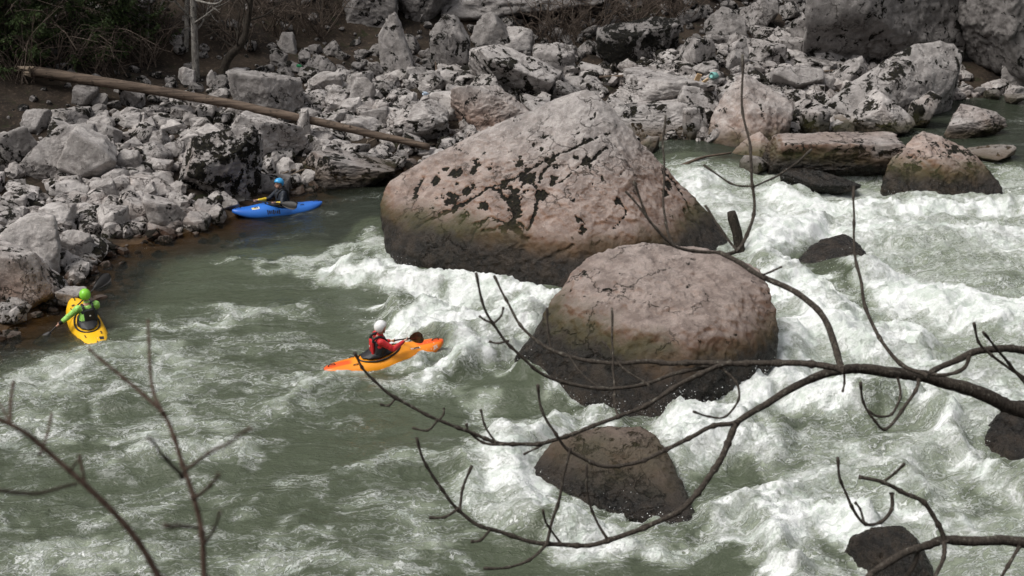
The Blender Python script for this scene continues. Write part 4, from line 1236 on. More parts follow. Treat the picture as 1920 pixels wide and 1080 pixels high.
def paddle(label, loc, rot, lh, rh, mat, le=.50, re=.50, feather=0.6, face=(0, 0, 1)):
    root = empty('paddle', loc); root.rotation_euler = rot
    tag(root, label, 'paddle', 'kayak paddles')
    a = np.array(lh, float); b = np.array(rh, float)
    d = (b - a) / np.linalg.norm(b - a)
    A, B = a - d * le, b + d * re
    s = Tubes(); s.add([A + (B - A) * t for t in np.linspace(-.12, 1.12, 12)], 0.0155, 8)
    link('shaft', s.build('shaft'), MAT['carbon'], root)
    f = np.array(face, float); f -= d * (f @ d); f /= np.linalg.norm(f)
    for end, sg, rotb in ((A, -1, 0.0), (B, 1, feather)):
        side = np.cross(d, f); ff = f * math.cos(rotb) + side * math.sin(rotb); ww = np.cross(d * sg, ff)
        Vv, Ff = [], []
        ts = np.linspace(0, 1, 13); us = np.linspace(-1, 1, 7)
        for lay in (0.007, -0.007):
            for t in ts:
                w = 0.105 * (math.sin(min(1, t * 1.15 + .08) * math.pi / 1.9) ** .8) * (1 - max(0, (t - .72) / .28) ** 2.4 * .75) + .012
                for u in us:
                    bow = -0.05 * t * t + .022 * (1 - u * u) * .8
                    Vv.append(end + d * sg * (t * .46) + ww * (u * w + .012 * t) + ff * (bow + lay * (1 - .7 * abs(u))))
        n = len(us); m_ = len(ts) * n
        for i in range(len(ts) - 1):
            for j in range(n - 1):
                q = (i * n + j, i * n + j + 1, (i + 1) * n + j + 1, (i + 1) * n + j)
                Ff.append(q); Ff.append(tuple(m_ + k for k in q[::-1]))
        edge = [i * n for i in range(len(ts))] + [(len(ts) - 1) * n + j for j in range(1, n)] + [i * n + n - 1 for i in range(len(ts) - 2, -1, -1)] + [j for j in range(n - 2, 0, -1)]
        for i in range(len(edge)):
            p, q = edge[i], edge[(i + 1) % len(edge)]
            Ff.append((p, m_ + p, m_ + q, q))
        me = bpy.data.meshes.new('blade'); me.from_pydata([tuple(v) for v in Vv], [], Ff)
        me.polygons.foreach_set('use_smooth', np.full(len(me.polygons), True, dtype=bool))
        link('blade', me, MAT[mat], root)
    return root
def crew(px, py, head, pitch, roll, mat, klabel, plabel, plab2, marks, dz=0.0, **kw):
    g = at_z(px, py, 0.0)
    hw = np.mean([water_z(g[0] + math.cos(head) * t, g[1] + math.sin(head) * t) for t in (-.9, -.5, 0, .5, .9)])
    g = at_z(px, py, hw)
    loc = (g[0], g[1], hw + dz)
    kayak(klabel, mat, loc, head, roll, pitch, marks)
    pk = {k: kw.pop(k) for k in ('pmat', 'le', 're', 'feather', 'face')}
    rot = (roll, pitch, head)
    paddler(plabel, loc, rot, **kw)
    paddle(plab2, loc, rot, kw['lh'], kw['rh'], pk['pmat'], pk['le'], pk['re'], pk['feather'], pk['face'])
crew(722, 676, R(21), R(-5), R(3), 'orange_boat', 'orange kayak with red ends crossing the rapid', 'kayaker in red jacket and white helmet, back turned, paddling', 'dark brown-bladed paddle held by the kayaker in red',
     [(.60, -.50, .20, .16, 'mark', 'lettering'), (1.0, -.85, .10, .25, 'mark', 'lettering')],
     lh=(.30, .32, .22), rh=(.44, -.20, .47), yaw=R(18), helmet='white', vest='black', sleeve='red', cuff='red', vestback='red', lean=(.05, -.02), pmat='amber', le=.42, re=.14, feather=0.5, face=(-.5, -.6, .6))
crew(521, 396, R(206), R(-2), R(2), 'blue_boat', 'blue kayak resting in the eddy by the rubble bank', 'kayaker in dark jacket, yellow cuffs and blue helmet facing the river', 'black paddle held across by the kayaker in the blue helmet',
     [(.20, .93, .36, .14, 'markdark', 'lettering'), (.64, .55, .20, .30, 'mark', 'sticker'), (.68, .52, .12, .14, 'markyel', 'sticker')],
     lh=(.20, .30, .33), rh=(.55, -.18, .30), yaw=R(10), helmet='blue', vest='navy', sleeve='navy', cuff='yellow', vestback='black', lean=(.02, .02), pmat='carbon', le=.28, re=.30, feather=0.5, face=(.3, .9, .4))
crew(164, 615, R(119), R(-5), R(-5), 'yellow_boat', 'yellow kayak tilted beside the pinkish cracked boulder', 'kayaker in lime jacket, black vest and green helmet, seen from behind', 'black paddle raised by the kayaker in lime green',
     [(-.86, -.45, .14, .34, 'markdark', 'sticker'), (.78, .30, .10, .3, 'markdark', 'lettering')],
     lh=(.14, .56, .17), rh=(.38, -.12, .50), yaw=R(-12), helmet='green', vest='black', sleeve='lime', cuff='black', vestback='black', lean=(.06, -.07), pmat='carbon', le=.20, re=.28, feather=0.3, face=(-.6, .2, .6), elb={1: (-.02, .40, .34)})
# ------------------------------------------------------------------ wood, trees, shrubs, branches
def bark(name, c0, c1, c2, scale=6.0, grain=(1, 1, .25)):
    m = NT(name)
    P = m.n('ShaderNodeTexCoord').outputs['Object']
    n1 = m.noise(P, scale, 6, 0.65)
    n2 = m.noise(m.vmath('MULTIPLY', P, grain), scale * 6, 5, 0.7)
    n3 = m.noise(P, scale * 3.1, 4, 0.6)
    c = m.mix(m.ramp(n2, 0.35, 0.65), c0, c1)
    c = m.mix(m.ramp(n3, 0.58, 0.68), c, c2)
    return m.finish(c, 0.85, m.math('ADD', n2, n1), 0.6, 0.02, 0.25)
M_log = bark('weathered_log', (0.05, 0.036, 0.027), (0.145, 0.108, 0.082), (0.05, 0.038, 0.028), 2.0, (.06, 1, 1))
M_drift = bark('driftwood', (0.13, 0.10, 0.075), (0.28, 0.225, 0.17), (0.08, 0.06, 0.04), 4.0)
M_twig = bark('grey_branch', (0.030, 0.024, 0.019), (0.075, 0.062, 0.050), (0.15, 0.14, 0.115), 14.0)
M_brown = bark('brown_sapling', (0.050, 0.030, 0.021), (0.095, 0.062, 0.046), (0.05, 0.035, 0.025), 14.0)
M_birch = bark('mottled_bark', (0.10, 0.09, 0.08), (0.30, 0.285, 0.26), (0.03, 0.026, 0.022), 3.0)
M_dark = bark('dark_bark', (0.016, 0.013, 0.010), (0.045, 0.036, 0.028), (0.07, 0.065, 0.05), 4.0)
M_shrub = bark('shrub_stems', (0.045, 0.033, 0.025), (0.13, 0.10, 0.08), (0.2, 0.17, 0.14), 6.0)

# fallen log
a = hit(70, 158, False); b = hit(806, 292, False)
a = at_y(62, 134, a[1] - 0.2); b = at_y(806, 276, b[1] - .2)
root = empty('log', (a + b) / 2 * [1, 1, 0] + [0, 0, min(a[2], b[2])])
tag(root, 'long bare fallen tree trunk lying across the rubble bank', 'log')
base = np.array(root.location)
t = np.linspace(0, 1, 60)
bow = np.sin(t * math.pi)
pts = a + (b - a) * t[:, None] + np.outer(bow, [0, 0, 0.16]) + 0.025 * np.stack([perlin(np.stack([t * 9, t * 0 + k, t * 0], -1)) for k in (1, 2, 3)], -1)
rad = (0.165 - 0.065 * t) * (1 + 0.05 * perlin(np.stack([t * 25, t * 0, t * 0], -1)))
T = Tubes(); T.add(pts - base, rad, 16)
link('trunk', T.build('trunk'), M_log, root)
ax = (b - a) / np.linalg.norm(b - a)
rsn = np.random.RandomState(3)
for k in range(9):                                             # splintered butt
    T = Tubes(); o_ = rsn.normal(size=3) * [.03, .12, .12]
    T.add([a - base + o_, a - base + o_ - ax * rsn.uniform(.15, .55) + rsn.normal(size=3) * .03], [.07, .008], 5)
    link('splinter', T.build('splinter'), M_drift, root)
for tt in (0.3, 0.47, 0.62, 0.8):                              # snapped limbs
    p = a + (b - a) * tt - base
    T = Tubes(); T.add([p, p + [rsn.uniform(-.2, .2), -.1, rsn.uniform(.2, .35)]], [.045, .025], 6)
    link('limb_stub', T.build('limb_stub'), M_log, root)

def stick(p0, p1, r, mat, label, group='driftwood sticks', bend=.05, name='driftwood_stick', lift=.08):
    A = hit(*p0) + [0, 0, lift]; B = hit(*p1) + [0, 0, lift]
    L = np.linalg.norm(B - A)
    mid = (A + B) / 2 + [0, 0, bend * L]
    o0 = (A + B) / 2
    T = Tubes(); q = catmull([A - o0, mid - o0, B - o0], 6)
    T.add(q, np.linspace(r, r * .55, len(q)), 7)
    o = link(name, T.build(name), mat); o.location = o0
    tag(o, label, 'stick', group)
for p0, p1, r, lb in [((660, 300), (712, 262), .035, 'pale driftwood stick propped under the low end of the log'), ((680, 305), (690, 268), .03, 'nearly upright pale driftwood stick under the low end of the log'), ((700, 302), (725, 272), .04, 'thickest pale driftwood stick under the low end of the log'),
                      ((745, 302), (815, 276), .03, 'thin grey stick lying across the end of the log'), ((530, 345), (590, 318), .03, 'thin driftwood pole on the bank above the blue kayak'), ((515, 340), (565, 322), .025, 'short driftwood pole on the bank above the blue kayak'),
                      ((1115, 150), (1240, 160), .05, 'brown driftwood branch on the flat slabs behind the pyramid'), ((1190, 158), (1262, 134), .035, 'thin driftwood pole leaning over the flat slabs'), ((1510, 146), (1600, 142), .04, 'straight driftwood pole beside the great tilted slab'),
                      ((1255, 326), (1370, 292), .05, 'black waterlogged branch in the spill behind the pyramid'), ((570, 190), (625, 192), .025, 'pale stick in the rubble beyond the log'), ((820, 150), (806, 60), .03, 'dark thin stem leaning between two tall blocks')]:
    stick(p0, p1, r, M_drift if 'pale' in lb or 'pole' in lb else M_log, lb, None)
# broken post behind the pyramid boulder
P0 = at_y(1388, 474, 29.9); P1 = at_y(1371, 397, 30.0)
T = Tubes(); q = [P0 + [0, 0, -.6], P0, P0 + (P1 - P0) * .5 + [.03, 0, 0], P0 + (P1 - P0) * .85, P1]
T.add(np.array(q) - P0, [.14, .13, .12, .125, .10], 12)
o = link('tree_stump', T.build('tree_stump'), M_dark); o.location = P0
tag(o, 'broken dark post of wood wedged beside the pyramid boulder', 'stump')
# stray timber and plastic on the slabs
def bitbox(name, px, py, size, mat, label, cat, rot):
    g = hit(px, py)
    bm = bmesh.new(); bmesh.ops.create_cube(bm, size=1.0)
    bmesh.ops.scale(bm, vec=size, verts=bm.verts); bmesh.ops.bevel(bm, geom=bm.edges[:], offset=.012, segments=1)
    me = bpy.data.meshes.new(name); bm.to_mesh(me); bm.free()
    o = link(name, me, mat); o.location = g + [0, -.4, .35]; o.rotation_euler = rot
    tag(o, label, cat)
M_plank = plain('sawn_wood', (0.52, 0.36, 0.20), 0.7, 0.12, 6)
bitbox('plank', 1303, 164, (.16, .05, .42), M_plank, 'sawn pale plank standing among the slabs', 'plank', (.3, .3, .2))
bitbox('plank', 1316, 168, (.34, .04, .09), M_plank, 'small sawn plank lying among the slabs', 'plank', (.2, -.5, .4))
def bottle(px, py, col, label, r=.07, L=.26):
    g = hit(px, py)
    T = Tubes(); T.add([(-L / 2, 0, 0), (-L * .45, 0, 0), (L * .15, 0, 0), (L * .32, 0, 0), (L * .36, 0, 0), (L / 2, 0, 0)], [r * .8, r, r, r * .42, r * .35, r * .35], 12)
    o = link('plastic_bottle', T.build('plastic_bottle'), plain('plastic', col, .25, .08)); o.location = g + [0, -.4, .3]; o.rotation_euler = (.1, .2, .7)
    tag(o, label, 'bottle')
bottle(1336, 154, (.22, .50, .46), 'teal plastic bottle lying on the slabs', .11, .34)
bottle(800, 188, (.55, .66, .78), 'pale blue plastic bottle among the rubble', .06, .22)
bottle(566, 136, (.03, .25, .10), 'green plastic bottle among rocks beyond the log', .05, .2)

# trees at the top of the slope
def slope_tree(foot, pts, r0, r1, mat, label, limbs=6, seed=1):
    g = hit(*foot, False)
    root = empty('bare_tree', g)
    tag(root, label, 'tree', 'bare trees on the far slope')
    rr = np.random.RandomState(seed)
    Q = [g * 0 + [0, 0, -.4]] + [at_y(px, py, g[1] + dy) - g for px, py, dy in pts]
    q = np.array(catmull(Q, 8))
    T = Tubes(); T.add(q, np.linspace(r0, r1, len(q)), 10)
    link('trunk', T.build('trunk'), mat, root)
    for k in range(limbs):
        i = rr.randint(len(q) // 3, len(q) - 1); p = q[i]
        d = rr.normal(size=3) * [1, .6, .3] + [0, 0, .7]; d /= np.linalg.norm(d)
        L = rr.uniform(.8, 2.0)
        T = Tubes(); br = catmull([p, p + d * L * .5 + rr.normal(size=3) * .12, p + d * L + [0, 0, .3]], 5)
        T.add(br, np.linspace(r1 * .6, .012, len(br)), 5)
        for j in range(5):
            s = br[rr.randint(3, len(br))]; e = d + rr.normal(size=3) * .6
            T.add([s, s + e * .25, s + e * .5 + [0, 0, .1]], [.012, .008, .004], 4)
        link('branch', T.build('branch'), mat, root)
slope_tree((366, 148), [(366, 100, 0), (364, 50, 0), (362, 0, 0), (360, -120, 0), (357, -240, .2)], .13, .07, M_birch, 'slim mottled tree trunk rising behind the fallen log', 5, 1)
slope_tree((410, 150), [(425, 115, .1), (450, 85, .1), (462, 55, .2), (470, 0, .2), (480, -120, .3)], .16, .06, M_dark, 'dark tree leaning uphill with several pale upright stems', 9, 2)
slope_tree((345, 92), [(350, 60, 0), (350, 20, .1), (352, -60, .1), (350, -160, .2)], .09, .05, M_birch, 'thin tree just behind the mottled trunk', 4, 3)
slope_tree((276, 70), [(277, 40, 0), (280, 0, .1), (286, -120, .1)], .05, .03, M_birch, 'thin pale sapling standing beside the spruces', 3, 4)
slope_tree((560, 30), [(562, 0, 0), (570, -80, .1), (575, -160, .1)], .07, .04, M_dark, 'slim dark tree among the bare shrubs', 5, 5)

def shrub(px, py, n, h, spread, label, seed, r=.021, lean=(0, 0), sides=4):
    g = hit(px, py, False)
    rr = np.random.RandomState(seed)
    T = Tubes()
    for k in range(n):
        az = rr.uniform(0, 6.28)
        d = np.array([math.cos(az) * spread + lean[0], math.sin(az) * spread * .7 + lean[1], 1.0]); L = h * rr.uniform(.5, 1.1)
        b0 = np.array([rr.normal() * .25, rr.normal() * .2, -.1])
        arch = rr.uniform(.1, .5)
        q = np.array(catmull([b0, b0 + d * L * .35, b0 + d * L * .7 + rr.normal(size=3) * .1 * L, b0 + d * L * [1.35, 1.35, 1 - arch] + rr.normal(size=3) * .12 * L], 4))
        rad = np.linspace(r, r * .35, len(q)) * rr.uniform(.6, 1.3)
        T.add(q, rad, sides, False)
        for j in range(rr.randint(4, 8)):
            i = rr.randint(3, len(q)); s = q[i]
            e = d * .4 + rr.normal(size=3) * .55; l = rr.uniform(.25, .8) * h * .35
            T.add([s, s + e * l * .5, s + e * l + rr.normal(size=3) * .06], [r * .5, r * .38, r * .22], 3, False)
    root = empty('bare_shrub', g)
    tag(root, label, 'shrub', 'leafless shrubs on the far slope')
    link('stems', T.build('stems'), M_shrub, root)
SH = [(30, 150, 26, 2.2, .7, 'leafless shrub arching over the thick end of the log'), (110, 130, 26, 2.0, .8, 'tangled leafless shrub below the spruces'), (190, 140, 24, 1.7, .8, 'low tangled shrub touching the upper side of the log'),
      (270, 120, 22, 1.8, .7, 'leafless shrub beside the thin pale sapling'), (60, 95, 24, 2.2, .7, 'leafless shrub growing among the spruce boughs'), (310, 70, 20, 2.0, .6, 'leafless shrub behind the mottled trunk'),
      (440, 90, 24, 2.0, .7, 'leafless shrub around the dark leaning tree'), (520, 60, 26, 2.2, .8, 'leafless shrub on the brown slope above the log'), (600, 70, 26, 1.9, .8, 'leafless shrub just above the rocks on the brown slope'),
      (620, 20, 26, 2.4, .8, 'leafless shrub beside the dark block at the slope top'), (480, 20, 26, 2.4, .8, 'leafless shrub beside the slim dark tree'), (1010, 75, 22, 1.9, .6, 'leafless shrub under the broad grey outcrop'),
      (1060, 80, 26, 2.2, .6, 'leafless shrub between the broad outcrop and the mossy boulder'), (1120, 60, 26, 2.4, .8, 'leafless shrub growing above the dark mossy boulder'), (1200, 45, 26, 2.4, .9, 'widest leafless shrub growing above the dark mossy boulder'),
      (1270, 40, 26, 2.2, .9, 'leafless shrub beside stacked grey rocks above the mossy boulder'), (700, 10, 20, 1.8, .7, 'leafless shrub between the grey blocks at the slope top'), (400, 40, 22, 2.2, .7, 'leafless shrub between the mottled and leaning trunks')]
for i, (px, py, n, h, sp, lb) in enumerate(SH): shrub(px, py, n, h, sp, lb, 50 + i)

# spruces
M_needle = NT('spruce_needles')
_oi = M_needle.n('ShaderNodeNewGeometry')
_c = M_needle.mix(_oi.outputs['Random Per Island'], (0.022, 0.040, 0.012), (0.060, 0.085, 0.026))
M_needle = M_needle.finish(_c, 0.7, spec=0.25)
def spruce(px, py, height, label, seed):
    g = hit(px, py, False); rr = np.random.RandomState(seed)
    root = empty('spruce_tree', g); tag(root, label, 'tree', 'spruces on the far slope')
    T = Tubes(); T.add([(0, 0, -.4), (0, 0, height * .5), (.1, 0, height)], [.16, .10, .01], 9)
    link('trunk', T.build('trunk'), M_dark, root)
    V, F = [], []
    spines = Tubes()
    nb = int(height * 15)
    for k in range(nb):
        z = height * (.03 + .95 * (k / nb)); L = (1 - z / height) ** .8 * height * .30 * rr.uniform(.6, 1.1) + .2
        az = k * 2.399 + rr.uniform(-.3, .3); d = np.array([math.cos(az), math.sin(az), 0]); sd_ = np.array([-d[1], d[0], 0])
        ts = np.linspace(0, 1, 14)
        sp = np.array([d * L * t + [0, 0, z - .30 * L * math.sin(t * 2.4) + .12 * L * t] for t in ts])
        spines.add(sp, np.linspace(.02, .004, len(sp)), 4, False)
        for i in range(2, 14):
            for sgn in (-1, 1, 0):
                tl = L * .34 * (1.05 - ts[i]) + .08
                e = (sd_ * sgn * .8 + d * .6 + [0, 0, -.35 + rr.normal() * .12]) if sgn else (d * .5 + [0, 0, -.8]); e = e / np.linalg.norm(e)
                for j in range(4):
                    c = sp[i] + e * tl * (j + .5) / 4 + rr.normal(size=3) * .02
                    w = np.cross(e, [0, 0, 1]); w = w / (np.linalg.norm(w) + 1e-6) * .028 + rr.normal(size=3) * .01
                    n0 = len(V); V += [c - w - e * .05, c + e * tl * .2, c + w - e * .04, c + rr.normal(size=3) * .02 - [0, 0, .03]]
                    F += [(n0, n0 + 1, n0 + 3), (n0 + 3, n0 + 1, n0 + 2)]
    crown = link('crown', mesh_np('crown', np.array(V), np.array(F), False), M_needle, root)
    link('boughs', spines.build('boughs'), M_dark, crown)
spruce(30, 105, 6.5, 'dark green spruce above the thick end of the log', 1)
spruce(140, 85, 7.5, 'tallest dark green spruce on the slope', 2)
spruce(235, 60, 6.0, 'dark green spruce next to the thin pale sapling', 3)
spruce(-60, 70, 7.0, 'dark green spruce at the edge of the wood', 4)

# ------------------------------------------------------------------ the near trees that reach into the view
def near_tree(name, label, foot, mat, trunk, paths, depth, bud=1.35, group=None):
    root = empty(name, foot); tag(root, label, 'tree', group)
    f = np.array(foot, float)
    T = Tubes(); q = np.array(catmull(trunk, 6)) - f
    T.add(q, np.linspace(trunk_r[0], trunk_r[1], len(q)), 12)
    link('trunk', T.build('trunk'), mat, root)
    for k, (pts, w0, w1, dz) in enumerate(paths):
        q = catmull([np.array([p[0], p[1], 0]) for p in pts], 7)
        n = len(q)
        P = []
        for i, s in enumerate(q):
            P.append(at_d(s[0], s[1], depth + dz[0] + (dz[1] - dz[0]) * i / (n - 1)))
        P = np.array(P)
        rad = np.linspace(w0, w1, n) * .43 * depth / FPX
        seg = perlin(np.stack([np.arange(n) * .9, np.full(n, k * 3.3), np.zeros(n)], -1))
        node = 1 + .2 * seg + .42 * (np.arange(n) % 7 == 0) * (w1 < 8)
        rad = rad * node
        if w1 < 7:
            rad[-1] *= bud * .7; rad[-2] *= bud * 1.1; rad[-3] *= bud * .95
        T = Tubes(); T.add(P + .012 * (depth / 6.5) * np.stack([perlin(P * 6 + j * 5) for j in range(3)], -1) - f, rad, 8)
        link('branch' if w0 > 8 else 'twig', T.build('branch'), mat, root)
D0 = 6.5
trunk_r = (.17, .10)
xr, yr, zr = at_d(1990, 800, D0)
ft = np.array([xr + 1.5, yr + .6, 0]); ft[2] = float(ground(np.array([ft[0]]), np.array([ft[1]]))[0])
tr_ = [ft - [0, 0, .3], ft + [-.1, 0, 2.0], ft + [-.25, -.1, 4.0], ft + [-.2, -.2, 7.5], ft + [.1, -.2, 11]]
join1 = 2330; join2 = 2300
PATHS = [
 ([(join1, 900), (2100, 835), (1920, 772), (1850, 742), (1750, 712), (1690, 700), (1620, 691), (1575, 694), (1500, 720), (1430, 762), (1382, 791)], 40, 13, (.6, 0)),
 ([(1382, 791), (1340, 797), (1290, 822), (1250, 845), (1210, 862), (1160, 875), (1110, 868), (1065, 845), (1040, 815), (1015, 765), (1008, 722)], 11, 5, (0, -.3)),
 ([(1382, 791), (1365, 830), (1340, 880), (1310, 925), (1270, 960), (1210, 988), (1140, 1014), (1080, 1020), (1025, 1019), (960, 1005), (900, 985), (860, 955), (830, 920), (800, 870), (781, 820)], 15, 5, (0, -.5)),
 ([(1580, 692), (1525, 682), (1460, 679), (1400, 681), (1345, 684), (1285, 678), (1240, 681), (1160, 681), (1110, 677), (1055, 664), (1010, 640), (975, 608), (948, 565), (926, 517)], 15, 5, (0, .4)),
 ([(1345, 684), (1280, 696), (1210, 718), (1130, 728), (1050, 715), (1000, 690), (960, 650), (925, 605), (902, 562), (890, 510)], 9, 5, (.2, -.2)),
 ([(1370, 682), (1310, 702), (1260, 730), (1210, 760), (1160, 782), (1110, 797), (1060, 817), (1010, 832), (960, 833), (910, 822), (860, 803), (800, 778), (740, 748), (700, 712), (680, 690), (666, 660)], 11, 5, (.1, -.4)),
 ([(1576, 690), (1568, 650), (1545, 600), (1510, 560), (1470, 535), (1420, 513), (1385, 492), (1350, 472)], 16, 11, (0, .5)),
 ([(1360, 478), (1385, 468), (1402, 440), (1412, 400), (1413, 350), (1406, 280), (1394, 210), (1393, 105)], 10, 5, (.5, .8)),
 ([(1350, 472), (1300, 470), (1262, 458), (1232, 430), (1208, 390), (1190, 340)], 8, 5, (.5, .4)),
 ([(1265, 460), (1248, 420), (1243, 330), (1247, 218)], 6, 4.5, (.5, .7)),
 ([(1413, 350), (1370, 345), (1320, 308)], 5, 4, (.6, .7)), ([(1413, 352), (1450, 335), (1490, 308), (1522, 280)], 5, 4, (.6, .9)), ([(1240, 440), (1205, 395), (1172, 360)], 5, 4, (.5, .5)), ([(1385, 470), (1350, 430), (1323, 388)], 6, 5, (.5, .6)),
 ([(1742, 706), (1690, 680), (1650, 632), (1625, 580), (1610, 500), (1600, 420), (1602, 350)], 10, 5, (.1, .6)),
 ([(1740, 704), (1780, 682), (1830, 660), (1880, 655), (1935, 658), (2100, 680), (join1, 800)], 13, 22, (.1, .5)),
 ([(1818, 664), (1806, 690), (1775, 703), (1742, 704)], 10, 8, (.1, .1)),
 ([(2010, 780), (1960, 735), (1900, 695), (1858, 665), (1832, 640), (1825, 604)], 8, 5, (.3, .1)), ([(2000, 790), (1940, 738), (1890, 680), (1868, 652), (1844, 622)], 8, 5, (.3, 0)),
 ([(1722, 712), (1715, 732), (1690, 772), (1660, 806), (1640, 788), (1620, 755), (1614, 718)], 8, 5, (.1, -.1)), ([(1680, 706), (1686, 745), (1672, 776), (1648, 780), (1628, 768)], 6, 5, (.1, 0)),
 ([(1581, 698), (1582, 718), (1579, 735)], 6, 4, (0, 0)),
 ([(join2, 1060), (2050, 1030), (1920, 1018), (1860, 1012), (1780, 1013), (1740, 1020), (1700, 1036), (1660, 1060), (1625, 1090), (1600, 1130)], 26, 11, (-.2, -.7)),
 ([(1772, 1014), (1762, 985), (1732, 945), (1690, 918), (1655, 905), (1613, 892)], 11, 7, (-.5, -.6)), ([(1655, 903), (1678, 885), (1693, 868)], 6, 5, (-.5, -.6)),
 ([(1672, 922), (1673, 952), (1650, 980), (1620, 984), (1596, 950), (1577, 900), (1570, 853)], 8, 5, (-.5, -.7)), ([(1617, 980), (1612, 955), (1603, 942)], 5, 4, (-.6, -.6)),
 ([(1770, 1014), (1766, 1050), (1750, 1090)], 10, 8, (-.5, -.6)), ([(1720, 1028), (1715, 1060), (1690, 1100)], 11, 9, (-.5, -.5)), ([(1915, 1022), (1890, 1060), (1870, 1100)], 8, 6, (-.4, -.4)),
 ([(1025, 1019), (1045, 950), (1060, 880), (1070, 840)], 7, 5, (-.3, -.3)), ([(1140, 1014), (1110, 960), (1098, 910), (1100, 870)], 6, 4, (-.3, -.4)), ([(1025, 1019), (990, 1050), (950, 1065), (908, 1064)], 7, 5, (-.3, -.4)),
 ([(1050, 1019), (1028, 985), (1019, 955)], 5, 4, (-.3, -.4)), ([(862, 955), (870, 915), (885, 872)], 6, 5, (-.5, -.5)), ([(860, 955), (835, 970), (803, 968)], 6, 5, (-.5, -.5)), ([(920, 990), (900, 1012), (882, 1015)], 6, 5, (-.4, -.4)),
 ([(945, 832), (905, 830), (880, 810), (874, 793)], 6, 5, (-.2, -.2)), ([(930, 828), (908, 795), (900, 768)], 5, 4, (-.2, -.2)), ([(820, 787), (800, 807), (772, 803)], 5, 4, (-.3, -.3)), ([(822, 788), (832, 775), (833, 763)], 5, 4, (-.3, -.3)), ([(740, 750), (728, 762), (712, 758)], 5, 4, (-.3, -.3)),
 ([(1160, 782), (1152, 740), (1150, 690), (1148, 578)], 6, 4, (0, .2)), ([(1035, 655), (1026, 620), (1024, 575)], 6, 4.5, (.3, .3)), ([(925, 605), (940, 590), (945, 573)], 5, 4, (0, 0)), ([(925, 603), (910, 598), (898, 592)], 5, 4, (0, 0)), ([(955, 640), (935, 642), (918, 637)], 5, 4, (0, 0)),
 ([(1350, 690), (1380, 715), (1386, 750), (1360, 780), (1330, 782), (1300, 772)], 6, 4, (.1, 0)), ([(1430, 514), (1450, 505), (1465, 498)], 5, 4, (.3, .3)), ([(1030, 825), (1010, 842), (985, 852)], 5, 4, (0, 0)), ([(1215, 720), (1170, 690), (1130, 640)], 5, 4, (.1, .2)), ([(1120, 726), (1085, 695), (1065, 665)], 4, 3.5, (.1, .2)),
]
near_tree('ash_tree', 'bare grey branches of a near tree with upturned knobbly twigs', ft, M_twig, tr_, PATHS, D0)
D1 = 2.2
trunk_r = (.016, .010)
def sapling(label, px, paths):
    global trunk_r
    top = at_d(px, 1085, D1)
    g = np.array([top[0] + .03, top[1] + .2, 0]); g[2] = float(ground(np.array([g[0]]), np.array([g[1]]))[0])
    near_tree('sapling', label, g, M_brown, [g - [0, 0, .2], g + (top - g) * .5 + [.04, 0, 0], top], paths, D1, 1.2, 'bare saplings on the near bank')
sapling('slender bare sapling forking into two thin upright shoots', 385,
 [([(385, 1095), (380, 1000), (365, 930), (345, 870), (330, 820), (310, 775), (270, 740), (230, 710), (185, 675), (163, 655)], 13, 6, (0, .1)), ([(308, 772), (290, 735), (281, 690), (278, 640), (277, 600)], 8, 5.5, (0, .15)),
  ([(348, 880), (390, 850), (430, 828), (470, 803)], 8, 5, (0, -.5)), ([(365, 932), (395, 910), (412, 888)], 9, 6, (0, -.45)), ([(384, 1022), (400, 990), (416, 958)], 7, 5, (0, -.3)), ([(343, 892), (312, 862), (278, 822)], 9, 5, (0, -.5)), ([(372, 990), (340, 985), (312, 986)], 7, 9, (0, -.6))])
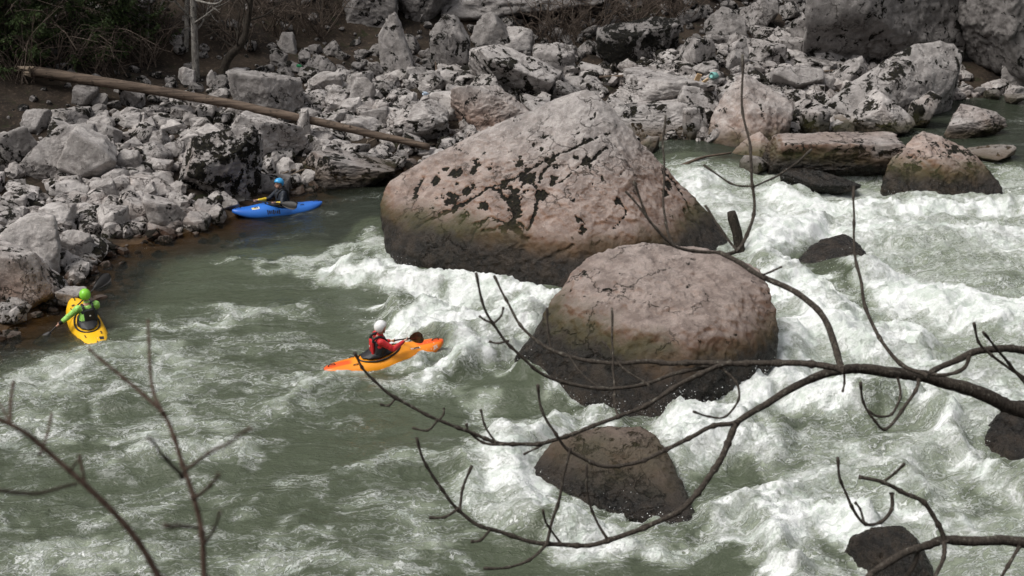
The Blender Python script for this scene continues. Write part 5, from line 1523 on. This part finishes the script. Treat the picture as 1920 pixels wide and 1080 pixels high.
sapling('slender bare reddish-brown sapling bending away from the forked one', 302,
 [([(305, 1095), (260, 1020), (215, 965), (160, 910), (90, 850), (40, 808), (-30, 770)], 15, 9, (0, -.1)), ([(75, 852), (88, 815), (96, 776)], 6, 5, (0, .1)), ([(20, 795), (20, 755), (26, 716)], 7, 6, (0, .1)), ([(160, 912), (153, 880), (148, 853)], 6, 7, (0, 0)),
  ([(142, 908), (70, 924), (-40, 922)], 7, 8, (0, -.4)), ([(130, 888), (140, 872), (147, 862)], 5, 4, (0, -.2)), ([(18, 795), (8, 770), (-6, 750)], 5, 4, (0, .1))])
# ------------------------------------------------------------------ flying spray where the current strikes
rs = np.random.RandomState(77)
SPRAY = [(985, 708, 70, .45, .30), (1060, 752, 120, .5, .22), (1150, 788, 160, .6, .25), (1250, 795, 200, .5, .38), (1340, 765, 160, .5, .32), (1430, 735, 120, .35, .3), (1170, 962, 120, .5, .18), (1260, 985, 90, .5, .15), (1600, 560, 300, .9, .55),
         (800, 668, 110, .35, .18), (1500, 400, 300, 1.0, .40), (1460, 440, 200, .9, .30), (745, 495, 90, .5, .22), (780, 600, 160, .7, .25), (880, 620, 160, .8, .22), (960, 610, 140, .7, .22), (700, 515, 100, .7, .18), (1480, 320, 60, .3, .4), (1650, 370, 120, .8, .2),
         (1590, 970, 150, .5, .2), (1470, 1010, 150, .5, .2), (1800, 850, 120, .5, .18), (960, 930, 160, .8, .18), (1300, 850, 160, .8, .2), (1480, 700, 160, .8, .25), (1750, 600, 220, 1.4, .25), (185, 645, 30, .3, .12)]
O = np.array([(1, 0, 0), (-1, 0, 0), (0, 1, 0), (0, -1, 0), (0, 0, 1), (0, 0, -1)], float)
OF = np.array([(0, 2, 4), (2, 1, 4), (1, 3, 4), (3, 0, 4), (2, 0, 5), (1, 2, 5), (3, 1, 5), (0, 3, 5)])
Vs, Fs, n0 = [], [], 0
for px, py, n, sp, hh in SPRAY:
    g = at_z(px, py, 0.05)
    for k in range(int(n * .7)):
        x = g[0] + rs.normal() * sp * .6; y = g[1] + rs.normal() * sp * .6
        z = water_z(x, y) + abs(rs.normal()) * hh * .5 + .01
        r = .004 + .008 * rs.rand() ** 3
        Vs.append(O * r * rs.uniform(.7, 1.4, 3) + [x, y, z]); Fs.append(OF + n0); n0 += 6
m = NT('spray_drops')
spray_mat = m.finish((0.82, 0.84, 0.84), 0.3, spec=0.5)
tag(link('spray', mesh_np('spray', np.concatenate(Vs), np.concatenate(Fs)), spray_mat), 'white droplets thrown up by the rapids', 'spray', kind='stuff')
